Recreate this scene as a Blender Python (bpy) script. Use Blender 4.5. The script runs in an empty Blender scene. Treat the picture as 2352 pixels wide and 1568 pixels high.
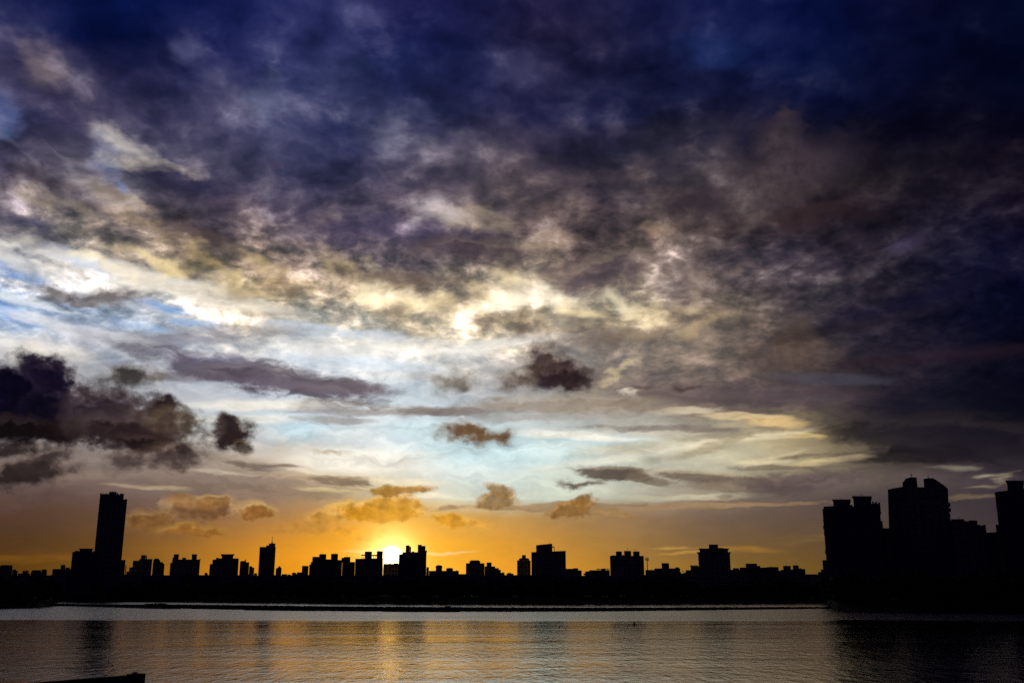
import bpy, bmesh, math, random
from mathutils import Vector, Matrix
random.seed(7)
sc = bpy.context.scene
COL = sc.collection
rad = math.radians

# ------------------------------------------------------------------ camera
CAM_H = 7.0
FOC = 0.96                       # focal length in sensor widths
PITCH = math.atan(0.24277 / FOC)
cam_d = bpy.data.cameras.new('camera')
cam_d.sensor_width = 36.0
cam_d.lens = 36.0 * FOC
cam_d.clip_start = 0.5
cam_d.clip_end = 60000
cam = bpy.data.objects.new('camera', cam_d)
cam.location = (0, 0, CAM_H)
cam.rotation_euler = (rad(90) + PITCH, 0, 0)
COL.objects.link(cam)
sc.camera = cam

def ray(px, py):
    """direction seen at a point of the 2352 x 1568 photograph"""
    x = (px - 1176) / 2352.0 / FOC
    y = -(py - 784) / 2352.0 / FOC
    cp, sp = math.cos(PITCH), math.sin(PITCH)
    return Vector((x, cp - y * sp, sp + y * cp))
def azel(px, py):
    d = ray(px, py).normalized()
    return math.degrees(math.atan2(d.x, d.y)), math.degrees(math.asin(d.z))

# ------------------------------------------------------------------ sun direction, exposure
SUN_AZ, SUN_EL = azel(899, 1281)
sc.view_settings.view_transform = 'Standard'
sc.view_settings.look = 'None'
sc.view_settings.exposure = 0.0
sc.view_settings.gamma = 1.0
sc.view_settings.use_curve_mapping = False
sc.cycles.use_denoising = False
sc.cycles.use_adaptive_sampling = True
sc.cycles.adaptive_threshold = 0.015
sc.cycles.adaptive_min_samples = 6

def lin(h):
    h = h.lstrip('#')
    v = [int(h[i:i+2], 16) / 255.0 for i in (0, 2, 4)]
    return tuple((c / 12.92 if c <= 0.04045 else ((c + 0.055) / 1.055) ** 2.4) for c in v)

class NT:
    def __init__(s, tree): s.t = tree; s.n = tree.nodes; s.l = tree.links
    def put(s, sock, v):
        if v is None: return
        if isinstance(v, bpy.types.NodeSocket): s.l.new(v, sock)
        else:
            if sock.type == 'RGBA' and len(v) == 3: v = (*v, 1)
            sock.default_value = v
    def math(s, op, a, b=None, c=None, clamp=False):
        n = s.n.new('ShaderNodeMath'); n.operation = op; n.use_clamp = clamp
        s.put(n.inputs[0], a); s.put(n.inputs[1], b); s.put(n.inputs[2], c)
        return n.outputs[0]
    def vec(s, op, a, b=None, scale=None):
        n = s.n.new('ShaderNodeVectorMath'); n.operation = op
        s.put(n.inputs[0], a); s.put(n.inputs[1], b)
        if scale is not None: s.put(n.inputs['Scale'], scale)
        return n.outputs['Value'] if op in ('LENGTH', 'DOT_PRODUCT', 'DISTANCE') else n.outputs['Vector']
    def comb(s, x, y, z=0.0):
        n = s.n.new('ShaderNodeCombineXYZ')
        s.put(n.inputs[0], x); s.put(n.inputs[1], y); s.put(n.inputs[2], z)
        return n.outputs[0]
    def sep(s, v):
        n = s.n.new('ShaderNodeSeparateXYZ'); s.put(n.inputs[0], v)
        return n.outputs
    def noise(s, v, scale=1.0, detail=5, rough=0.5, dist=0.0, color=False, lac=2.0):
        n = s.n.new('ShaderNodeTexNoise'); s.put(n.inputs['Vector'], v)
        n.inputs['Scale'].default_value = scale; n.inputs['Detail'].default_value = detail
        n.inputs['Roughness'].default_value = rough; n.inputs['Distortion'].default_value = dist
        n.inputs['Lacunarity'].default_value = lac
        return n.outputs['Color' if color else 0]
    def rng(s, v, a, b, c=0.0, d=1.0, smooth=True):
        n = s.n.new('ShaderNodeMapRange')
        n.interpolation_type = 'SMOOTHSTEP' if smooth else 'LINEAR'
        s.put(n.inputs['Value'], v)
        s.put(n.inputs['From Min'], a); s.put(n.inputs['From Max'], b)
        s.put(n.inputs['To Min'], c); s.put(n.inputs['To Max'], d)
        return n.outputs[0]
    def mix(s, f, a, b, mode='MIX'):
        n = s.n.new('ShaderNodeMix'); n.data_type = 'RGBA'; n.blend_type = mode
        s.put(n.inputs[0], f); s.put(n.inputs[6], a); s.put(n.inputs[7], b)
        return n.outputs[2]
    def mapping(s, v, loc, rot, scl):
        n = s.n.new('ShaderNodeMapping'); n.vector_type = 'TEXTURE'
        s.put(n.inputs['Vector'], v)
        n.inputs['Location'].default_value = loc
        n.inputs['Rotation'].default_value = (0, 0, rot)
        n.inputs['Scale'].default_value = scl
        return n.outputs[0]

# ------------------------------------------------------------------ sky
world = bpy.data.worlds.new('World'); sc.world = world
world.use_nodes = True
world.cycles.sampling_method = 'MANUAL'
world.cycles.sample_map_resolution = 256
w_ = NT(world.node_tree)
for n in list(w_.n): w_.n.remove(n)
out = w_.n.new('ShaderNodeOutputWorld')
# the sky is put together in a node group, linked to the world once it is complete
WG = bpy.data.node_groups.new('evening_sky', 'ShaderNodeTree')
WG.interface.new_socket(name='Sky', in_out='OUTPUT', socket_type='NodeSocketShader')
W = NT(WG)
sky = W.n.new('ShaderNodeTexSky')
sky.sky_type = 'NISHITA'; sky.sun_disc = False
sky.sun_elevation = rad(SUN_EL); sky.sun_rotation = rad(SUN_AZ)
sky.air_density = 1.0; sky.dust_density = 2.0; sky.ozone_density = 1.5

tc = W.n.new('ShaderNodeTexCoord')
D = W.vec('NORMALIZE', tc.outputs['Generated'])
dx, dy, dz = W.sep(D)
AZ = W.math('MULTIPLY', W.math('ARCTAN2', dx, dy), 57.29578)
EL = W.math('MULTIPLY', W.math('ARCSINE', dz), 57.29578)
AE = W.comb(AZ, EL)
# point on the cloud deck above: the same cloud looks smaller towards the horizon
zz = W.math('ADD', W.math('MAXIMUM', dz, 0.0), 0.17)
Q = W.comb(W.math('DIVIDE', dx, zz), W.math('DIVIDE', dy, zz))

XS = [0,150,300,450,600,750,900,1050,1200,1350,1500,1650,1800,1950,2100,2250,2400]
# y : colours of the sky and of the cloud deck, amount of cloud relief
GRID = [
(-60, '1c2454 05164a 0a1a55 141d5a 20285e 262b63 201e50 1e2050 241f45 1c1c48 121a4c 141c50 0c164a 081240 100e30 0a0e30 04102e', .6),
(0,   '242a58 05164a 0a1a55 141d5a 20285e 262b63 201e50 1e2050 241f45 1c1c48 121a4c 141c50 0c164a 081240 100e30 0a0e30 04102e', .6),
(100, '4a4568 0e1c52 04123f 1e2558 2c3066 363b6a 1a2156 1a2150 24203f 26223f 1e2046 1a2458 0c1a50 081440 0c1030 060c2a 020c28', .65),
(200, '50486a 5a5062 242450 2e2a50 2c3060 464c74 1e2a5c 222858 2c2a50 201e3e 1c1e44 1c2048 0e1a44 0a143c 0c0e2c 060a26 03061e', .7),
(300, '3c406c 3a3458 605a72 5a5670 54506c 34365e 50506e 222850 302c50 22264e 1e203c 242038 201a2e 1c1830 0c0a22 060616 04041a', .75),
(400, '4a4050 5a5260 7a747e 34304e 3a3a5c 3e3c5e 403c58 60545c 3c3448 3e3648 463e48 4c4248 40363a 302828 1e1a26 241c2a 1a1020', .7),
(500, '5a5064 7e706c 66585c 5a4a50 5c5060 665a64 5c4e60 6e6068 76645c 5c4a4c 7a6658 4a3c40 3c3036 362830 241e2c 16122a 0e0a22', .75),
(580, 'c0bcc0 d4bea0 a48e78 94806c a88e74 6a5a60 5c5068 64545e 5c4a50 62504c 6e5a54 5a4c50 4a4050 2c2430 2a2636 181636 0c0e2c', .8),
(660, '96b4dc d8dee4 f0ece4 f4e0bc c0a88c d0b490 86766c a49078 e0c8a0 907c6c 9c8c80 6c5c5c 50464e 38303c 241e2c 101634 0c0c28', .8),
(740, '98b8e0 c4d4e8 bccee6 e8e0d4 f0dcb4 f8f0dc d0bc98 f0d8ac dcc8a8 dcc8a4 b8a078 8c7a68 584a4c 40384a 241e30 0c1230 08061c', .55),
(820, 'dcd4c8 bcb8b8 b8bcc4 b0b8c8 d0d4dc f4f4f0 f8f4ec f4f0e8 ccc0b4 a89c94 a08c7c 86766c 6c5a50 383038 2c2430 0e1022 06061a', .4),
(900, 'c8bcb4 c0bab8 cccccc d0d0d4 d8dce0 e8ecf0 dce8ec d8dcdc b8aca4 a4907c 84736a 74645e 6a5a54 322a34 18182a 10101e 060618', .4),
(948, 'b0a49c b4a8a0 c8c4bc dcdcd4 dce0e0 dce8ec e4ecec ccdce0 c8ccc8 b4a894 948474 8c7a6a 78685e 3c3236 1e1c2a 12121e 080818', .35),
(985, '9c8c84 a89c94 c4bcb0 e4e0d4 dce4e4 d4e4e8 e4ecec c0dce0 d0dcd8 d4d4c8 d4ccbc d8c8a0 c8ac78 4c4240 2c262c 14141e 0a0818', .28),
(1055,'7c6a64 8c7c70 907e78 a89888 c4b09c f0e4cc f4f0e4 d4e4e4 e0e4d8 e0e0cc d0c8b0 dcd4b4 c4b48c 74644f 3c3234 241e24 181420', .28),
(1085,'72605a 806c62 887468 96806e a48c74 d8c09c ece4cc d8e4e0 dce4d4 d8dcc8 c4bca4 b8ac90 9c8a70 786858 5c4e4c 54484a 3c343c', .28),
(1145,'6a5048 74584c 80685c 8c7264 987c68 a88868 e0c48c dcdcc8 d8dcc4 ccd0b8 b4a488 8c7868 705e54 5c4e4e 504446 483c40 3c3238', .2),
(1168,'644838 705240 7c6048 927054 a88058 bc8e58 ecb860 d4ac68 bc9c68 a4845c 947458 86705e 74604f 64524c 544848 4c4044 40363a', .14),
(1205,'5c4030 6c4c34 7c5a3c 96704c b0824c cc9448 f0b03c dca44c b88c50 a47e54 907052 806450 70584c 685248 5c4c4c 544848 4c4044', .12),
(1262,'5c3c1c 74501c 8c6028 b47c30 dc962c f4a82c ffc858 fcb83c dc9c3c b4843c 94703c 886638 805e34 6c502c 5c4830 54443c 54443c', .10),
(1330,'6c4410 8c5c18 a06c1c c88420 f09c1c f8a820 ffd060 fcb030 f0a02c c88c2c b07c2c a07428 906824 7c5c20 604818 503c18 503c18', .08),
(1420,'6c4410 8c5c18 a06c1c c88420 f09c1c f8a820 ffc050 fcb030 f0a02c c88c2c b07c2c a07428 906824 7c5c20 604818 503c18 503c18', .05),
]
ROWS = [(y, [lin(c) for c in cs.split()], k) for y, cs, k in GRID]
# the low sky dims away from the sun
for y, cs, k in ROWS:
    if y >= 1100:
        for i, c in enumerate(cs):
            f = 0.70 if i < 3 else (0.82, 0.92)[min(i, 4)-3] if i < 5 else (0.88 if i > 10 else 1.0)
            w = max(0.0, 1 - abs(i - 6) / 4.5) * (y >= 1200)       # purer orange round the sun
            cs[i] = (c[0]*f*(1 + 0.10*w), c[1]*f*(0.97 if i < 5 else 1)*(1 - 0.10*w), c[2]*f*(1 - 0.6*w))
def gridcol(px, py):
    px = min(max(px, 0), 2400); py = min(max(py, -60), 1420)
    i = min(int(px // 150), 15); fx = px / 150.0 - i
    for j in range(len(ROWS) - 1):
        if py <= ROWS[j+1][0]: break
    y0, y1 = ROWS[j][0], ROWS[j+1][0]; fy = (py - y0) / (y1 - y0)
    def c(r): return [ROWS[r][1][i][k]*(1-fx) + ROWS[r][1][i+1][k]*fx for k in range(3)] + [ROWS[r][2]]
    a, b = c(j), c(j+1)
    return [a[k]*(1-fy) + b[k]*fy for k in range(4)]
def proj(az, el):
    a, e = rad(az), rad(el)
    d = Vector((math.cos(e)*math.sin(a), math.cos(e)*math.cos(a), math.sin(e)))
    cp, sp = math.cos(PITCH), math.sin(PITCH)
    f = d.y*cp + d.z*sp; u = -d.y*sp + d.z*cp
    return 1176 + 2352*FOC*d.x/f, 784 - 2352*FOC*u/f
AZMAX = 40.0
def ramp_row(el, fac):
    n = W.n.new('ShaderNodeValToRGB'); W.put(n.inputs[0], fac)
    cr = n.color_ramp; cr.interpolation = 'B_SPLINE'
    N = 30
    while len(cr.elements) < N: cr.elements.new(0.5)
    for i in range(N):
        t = i / (N - 1.0)
        px, py = proj((t*2-1)*AZMAX, el)
        cr.elements[i].position = t
        cr.elements[i].color = gridcol(px, py)
    return n.outputs
zp = W.math('ADD', W.math('MAXIMUM', dz, 0.0), 0.35)
Pq = W.comb(W.math('DIVIDE', dx, zp), W.math('MULTIPLY', W.math('DIVIDE', dy, zp), 0.98))
# slow bending of everything overhead, so that no edge runs straight
wn1 = W.vec('SUBTRACT', W.noise(Pq, 3.6, 2, 0.5, color=True), (0.5, 0.5, 0.5))
wn2 = W.vec('SUBTRACT', W.noise(Pq, 13.0, 5, 0.58, color=True), (0.5, 0.5, 0.5))
wn3 = W.vec('SUBTRACT', W.noise(W.vec('MULTIPLY', AE, (1, 1.5, 0)), 0.62, 6, 0.52, color=True), (0.5, 0.5, 0.5))
upf = W.rng(EL, 3.5, 14, 0.12, 1.0)
AEb = W.vec('ADD', AE, W.vec('SCALE', wn1, scale=W.math('MULTIPLY', upf, 3.4)))
AEb = W.vec('ADD', AEb, W.vec('SCALE', wn2, scale=W.math('MULTIPLY', upf, 3.6)))
bx_, by_, _ = W.sep(AEb)
fac = W.rng(bx_, -AZMAX, AZMAX, smooth=False)
els = [36.5, 34, 31.4, 29, 26.6, 24.3, 22, 20.2, 18.5, 16.8, 15.1, 13.6, 11.9, 11.0, 10.2, 9.5, 8.4, 7.5, 6.8, 6.0, 5.2, 4.7, 4.0, 2.6, 1.2]
cur = ral = None
for i, e in enumerate(els):
    o = ramp_row(e, fac if cur is None else W.math('ADD', fac, W.math('MULTIPLY', ral, 1e-8)))
    if cur is None: cur, ral = o['Color'], o['Alpha']
    else:
        f = W.rng(by_, els[i-1], e, smooth=False)
        cur = W.mix(f, cur, o['Color'])
        ral = W.math('ADD', W.math('MULTIPLY', ral, W.math('SUBTRACT', 1.0, f)), W.math('MULTIPLY', o['Alpha'], f))
# relief of the deck: rounded dark billows with brighter seams between them
Qw = W.vec('ADD', Pq, W.vec('SCALE', wn1, scale=0.10))
h1 = W.noise(Qw, 5.2, 5, 0.5)
pw1 = W.vec('SUBTRACT', W.noise(Pq, 9.0, 5, 0.55, color=True), (0.5, 0.5, 0.5))
Pl = W.vec('ADD', Pq, W.vec('SCALE', pw1, scale=0.05))
bA = W.noise(Pl, 10.5, 4, 0.5)
bA2 = W.noise(W.vec('ADD', Pl, (0.0, 0.018, 0)), 10.5, 3, 0.5)
bB = W.noise(W.vec('ADD', Pl, (3.1, 5.2, 0)), 23.0, 5, 0.55)
h3 = W.noise(Pl, 44.0, 5, 0.6)
lump = W.math('SUBTRACT', W.math('MULTIPLY_ADD', bB, 0.45, bA), 0.725)
rel = W.math('ADD', W.math('MULTIPLY', lump, 5.2), W.math('MULTIPLY', W.math('SUBTRACT', bA2, bA), 4.6))
rel = W.math('ADD', rel, W.math('MULTIPLY', W.rng(lump, 0.03, 0.26), 0.95))
rel = W.math('ADD', rel, W.math('MULTIPLY', W.math('SUBTRACT', h1, 0.5), -3.4))
rel = W.math('ADD', rel, W.math('MULTIPLY', W.math('SUBTRACT', h3, 0.5), W.math('ADD', 1.1, W.math('MULTIPLY', W.rng(EL, 25, 18), 3.0))))
rel = W.math('MULTIPLY', rel, W.rng(AZ, 4, 24, 1.0, 0.72))
# streaky high cloud lower down
st = W.noise(W.vec('MULTIPLY', W.vec('ADD', AE, W.vec('SCALE', wn3, scale=2.0)), (0.5, 2.4, 1)), 0.42, 8, 0.6)
lowf = W.rng(W.math('ADD', EL, W.math('MULTIPLY', W.rng(AZ, 4, 14), 2.5)), 9.5, 14.5, 1.0, 0.0)
rel = W.math('ADD', W.math('MULTIPLY', rel, W.math('SUBTRACT', 1.0, lowf)),
      W.math('MULTIPLY', W.math('MULTIPLY', W.math('SUBTRACT', st, 0.5), 3.2), lowf))
amt = W.math('MULTIPLY', rel, ral)
gain = W.math('MULTIPLY', W.math('EXPONENT', W.math('MULTIPLY', amt, 1.12)), W.math('SUBTRACT', 1.0, W.math('ADD', W.math('MULTIPLY', W.rng(EL, 11, 24), 0.17), W.math('ADD', W.math('MULTIPLY', W.rng(AZ, 2, 20), 0.16), W.math('MULTIPLY', W.math('MULTIPLY', W.rng(EL, 7.5, 11), W.rng(EL, 19, 15)), 0.16)))))
cur = W.vec('SCALE', cur, scale=gain)
# thicker cloud is bluer, thinner cloud warmer
tint = W.mix(W.rng(amt, -0.9, 0.9), (0.80, 0.95, 1.16), (1.075, 1.0, 0.91))
cur = W.mix(1.0, cur, tint, 'MULTIPLY')
lum = W.vec('DOT_PRODUCT', cur, (0.35, 0.5, 0.15))
cur = W.mix(W.math('MULTIPLY', W.rng(amt, -0.1, 0.9, 0.05, 0.38), W.rng(EL, 8, 17)), cur, W.comb(lum, lum, W.math('MULTIPLY', lum, 1.03)))

# ---- single clouds and openings: px, py, rx, ry, turn, core, rim, opacity, softness, raggedness
AEc = W.vec('ADD', AE, W.vec('SCALE', wn3, scale=1.75))          # billowy
wn4 = W.vec('SUBTRACT', W.noise(W.vec('MULTIPLY', AE, (0.35, 1.4, 0)), 0.8, 7, 0.6, color=True), (0.5, 0.5, 0.5))
AEs = W.vec('ADD', AE, W.vec('MULTIPLY', wn4, (3.5, 0.9, 0)))      # streaky
wn5 = W.vec('SUBTRACT', W.noise(Pq, 15.0, 3, 0.5, color=True), (0.5, 0.5, 0.5))
AEd = W.vec('ADD', AE, W.vec('ADD', W.vec('SCALE', wn5, scale=2.0), W.vec('SCALE', wn3, scale=1.0)))  # deck
fine = W.math('SUBTRACT', W.noise(W.vec('MULTIPLY', AE, (1, 1.2, 0)), 1.7, 6, 0.56), 0.5)
AEg = W.vec('ADD', AE, W.vec('SCALE', wn3, scale=0.95))
streak = W.math('SUBTRACT', st, 0.5)
FIELD = {'c': AEc, 's': AEs, 'd': AEd}
# one cloud or opening as a node group; the chain through Sky keeps the shader evaluated in order
SG = bpy.data.node_groups.new('single_cloud', 'ShaderNodeTree')
for nm, ty in (('Sky','NodeSocketColor'),('Field','NodeSocketVector'),('Fine','NodeSocketFloat'),('Loc','NodeSocketVector'),('Rot','NodeSocketVector'),('Scale','NodeSocketVector'),
               ('Core','NodeSocketColor'),('Rim','NodeSocketColor'),('Opacity','NodeSocketFloat'),('Outer','NodeSocketFloat'),('Inner','NodeSocketFloat'),('Ragged','NodeSocketFloat')):
    SG.interface.new_socket(name=nm, in_out='INPUT', socket_type=ty)
SG.interface.new_socket(name='Sky', in_out='OUTPUT', socket_type='NodeSocketColor')
G = NT(SG); gi = G.n.new('NodeGroupInput').outputs; go = G.n.new('NodeGroupOutput')
gv = G.vec('MULTIPLY_ADD', gi['Sky'], (1e-7, 1e-7, 1e-7)); G.l.new(gi['Field'], gv.node.inputs[2])
gm = G.n.new('ShaderNodeMapping'); gm.vector_type = 'TEXTURE'
G.l.new(gv, gm.inputs['Vector']); G.l.new(gi['Loc'], gm.inputs['Location']); G.l.new(gi['Rot'], gm.inputs['Rotation']); G.l.new(gi['Scale'], gm.inputs['Scale'])
gd = G.math('MULTIPLY_ADD', gi['Fine'], gi['Ragged'], G.vec('LENGTH', gm.outputs[0]))
gy = G.math('MULTIPLY_ADD', G.vec('DOT_PRODUCT', gm.outputs[0], (0, 1, 0)), 0.42, gd)
gc = G.mix(G.rng(gy, 1.10, 0.55), gi['Rim'], gi['Core'])
gc = G.vec('SCALE', gc, scale=G.math('MULTIPLY_ADD', gi['Fine'], 1.7, G.math('MULTIPLY_ADD', gd, 0.02, 1.0)))
G.l.new(G.mix(G.rng(gd, gi['Outer'], gi['Inner'], 0.0, gi['Opacity']), gi['Sky'], gc), go.inputs[0])

def shift_kind(kind, py): return 'g' if kind == 'c' and py > 1112 else kind
def stroke(W, env, cur, px, py, rx, ry, rot, core, rim, op=1.0, soft=0.35, kind='c', rag=0.9):
    kind = shift_kind(kind, py)
    a, e = azel(px, py)
    a1, _ = azel(px + 10, py); _, e1 = azel(px, py - 10)
    sx, sy = (a1 - a) / 10.0, (e1 - e) / 10.0
    core_l = sum(lin(core)); sky_l = sum(gridcol(px, py)[:3])
    if kind == 'c': rag *= 1.1; rx *= 1.06; ry *= 1.06; soft = soft * 1.5 + 0.06
    if kind == 'g': rag *= 1.25; rx *= 1.16; ry *= 1.18; soft = soft * 0.75
    if kind == 's':
        rag = 1.8
        if core_l > sky_l * 1.2 and py > 1035: op *= 0.7; soft += 0.15
    if kind == 'd' and py < 340 and core_l > sky_l: rx *= 1.5; ry *= 1.5; op *= 0.6; soft = 0.6
    if kind == 'd': soft = min(0.95, soft * 1.4 + 0.15); rag = (-3.4 if py > 560 else -5.0) if core_l > sky_l else 2.2; op *= 0.9 if py > 560 else 0.75
    n = W.n.new('ShaderNodeGroup'); n.node_tree = SG
    i = n.inputs
    W.l.new(cur, i[0]); W.l.new(env[kind], i[1]); W.l.new(env[{'d': 'lump', 's': 'streak'}.get(kind, 'fine')], i[2])
    i[3].default_value = (a, e, 0); i[4].default_value = (0, 0, -rad(rot)); i[5].default_value = (rx * sx, ry * sy, 1)
    i[6].default_value = (*lin(core), 1); i[7].default_value = (*lin(rim or core), 1)
    i[8].default_value = op; i[9].default_value = 1 + soft; i[10].default_value = 1 - soft; i[11].default_value = rag
    return n.outputs[0]
def reach(px, py, rx, ry, rot, core, rim, op=1.0, soft=0.35, kind='c', rag=0.9):
    """the piece of sky a cloud can touch: az0, az1, el0, el1"""
    kind = shift_kind(kind, py)
    a, e = azel(px, py)
    a1, _ = azel(px + 10, py); _, e1 = azel(px, py - 10)
    c, t = abs(math.cos(rad(rot))), abs(math.sin(rad(rot)))
    k = (2.7 if py > 340 else 4.2) if kind == 'd' else (2.1 if kind == 's' else 1.15 + soft * 1.5 + 0.4)
    hx = (rx * c + ry * t) * k * (a1 - a) / 10.0; hy = (rx * t + ry * c) * k * (e1 - e) / 10.0
    mx, my = {'c': (.9, .9), 'g': (.6, .6), 's': (1.2, .32), 'd': (1.0, 1.0)}[kind]
    return a - hx - mx, a + hx + mx, e - hy - my, e + hy + my
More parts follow.
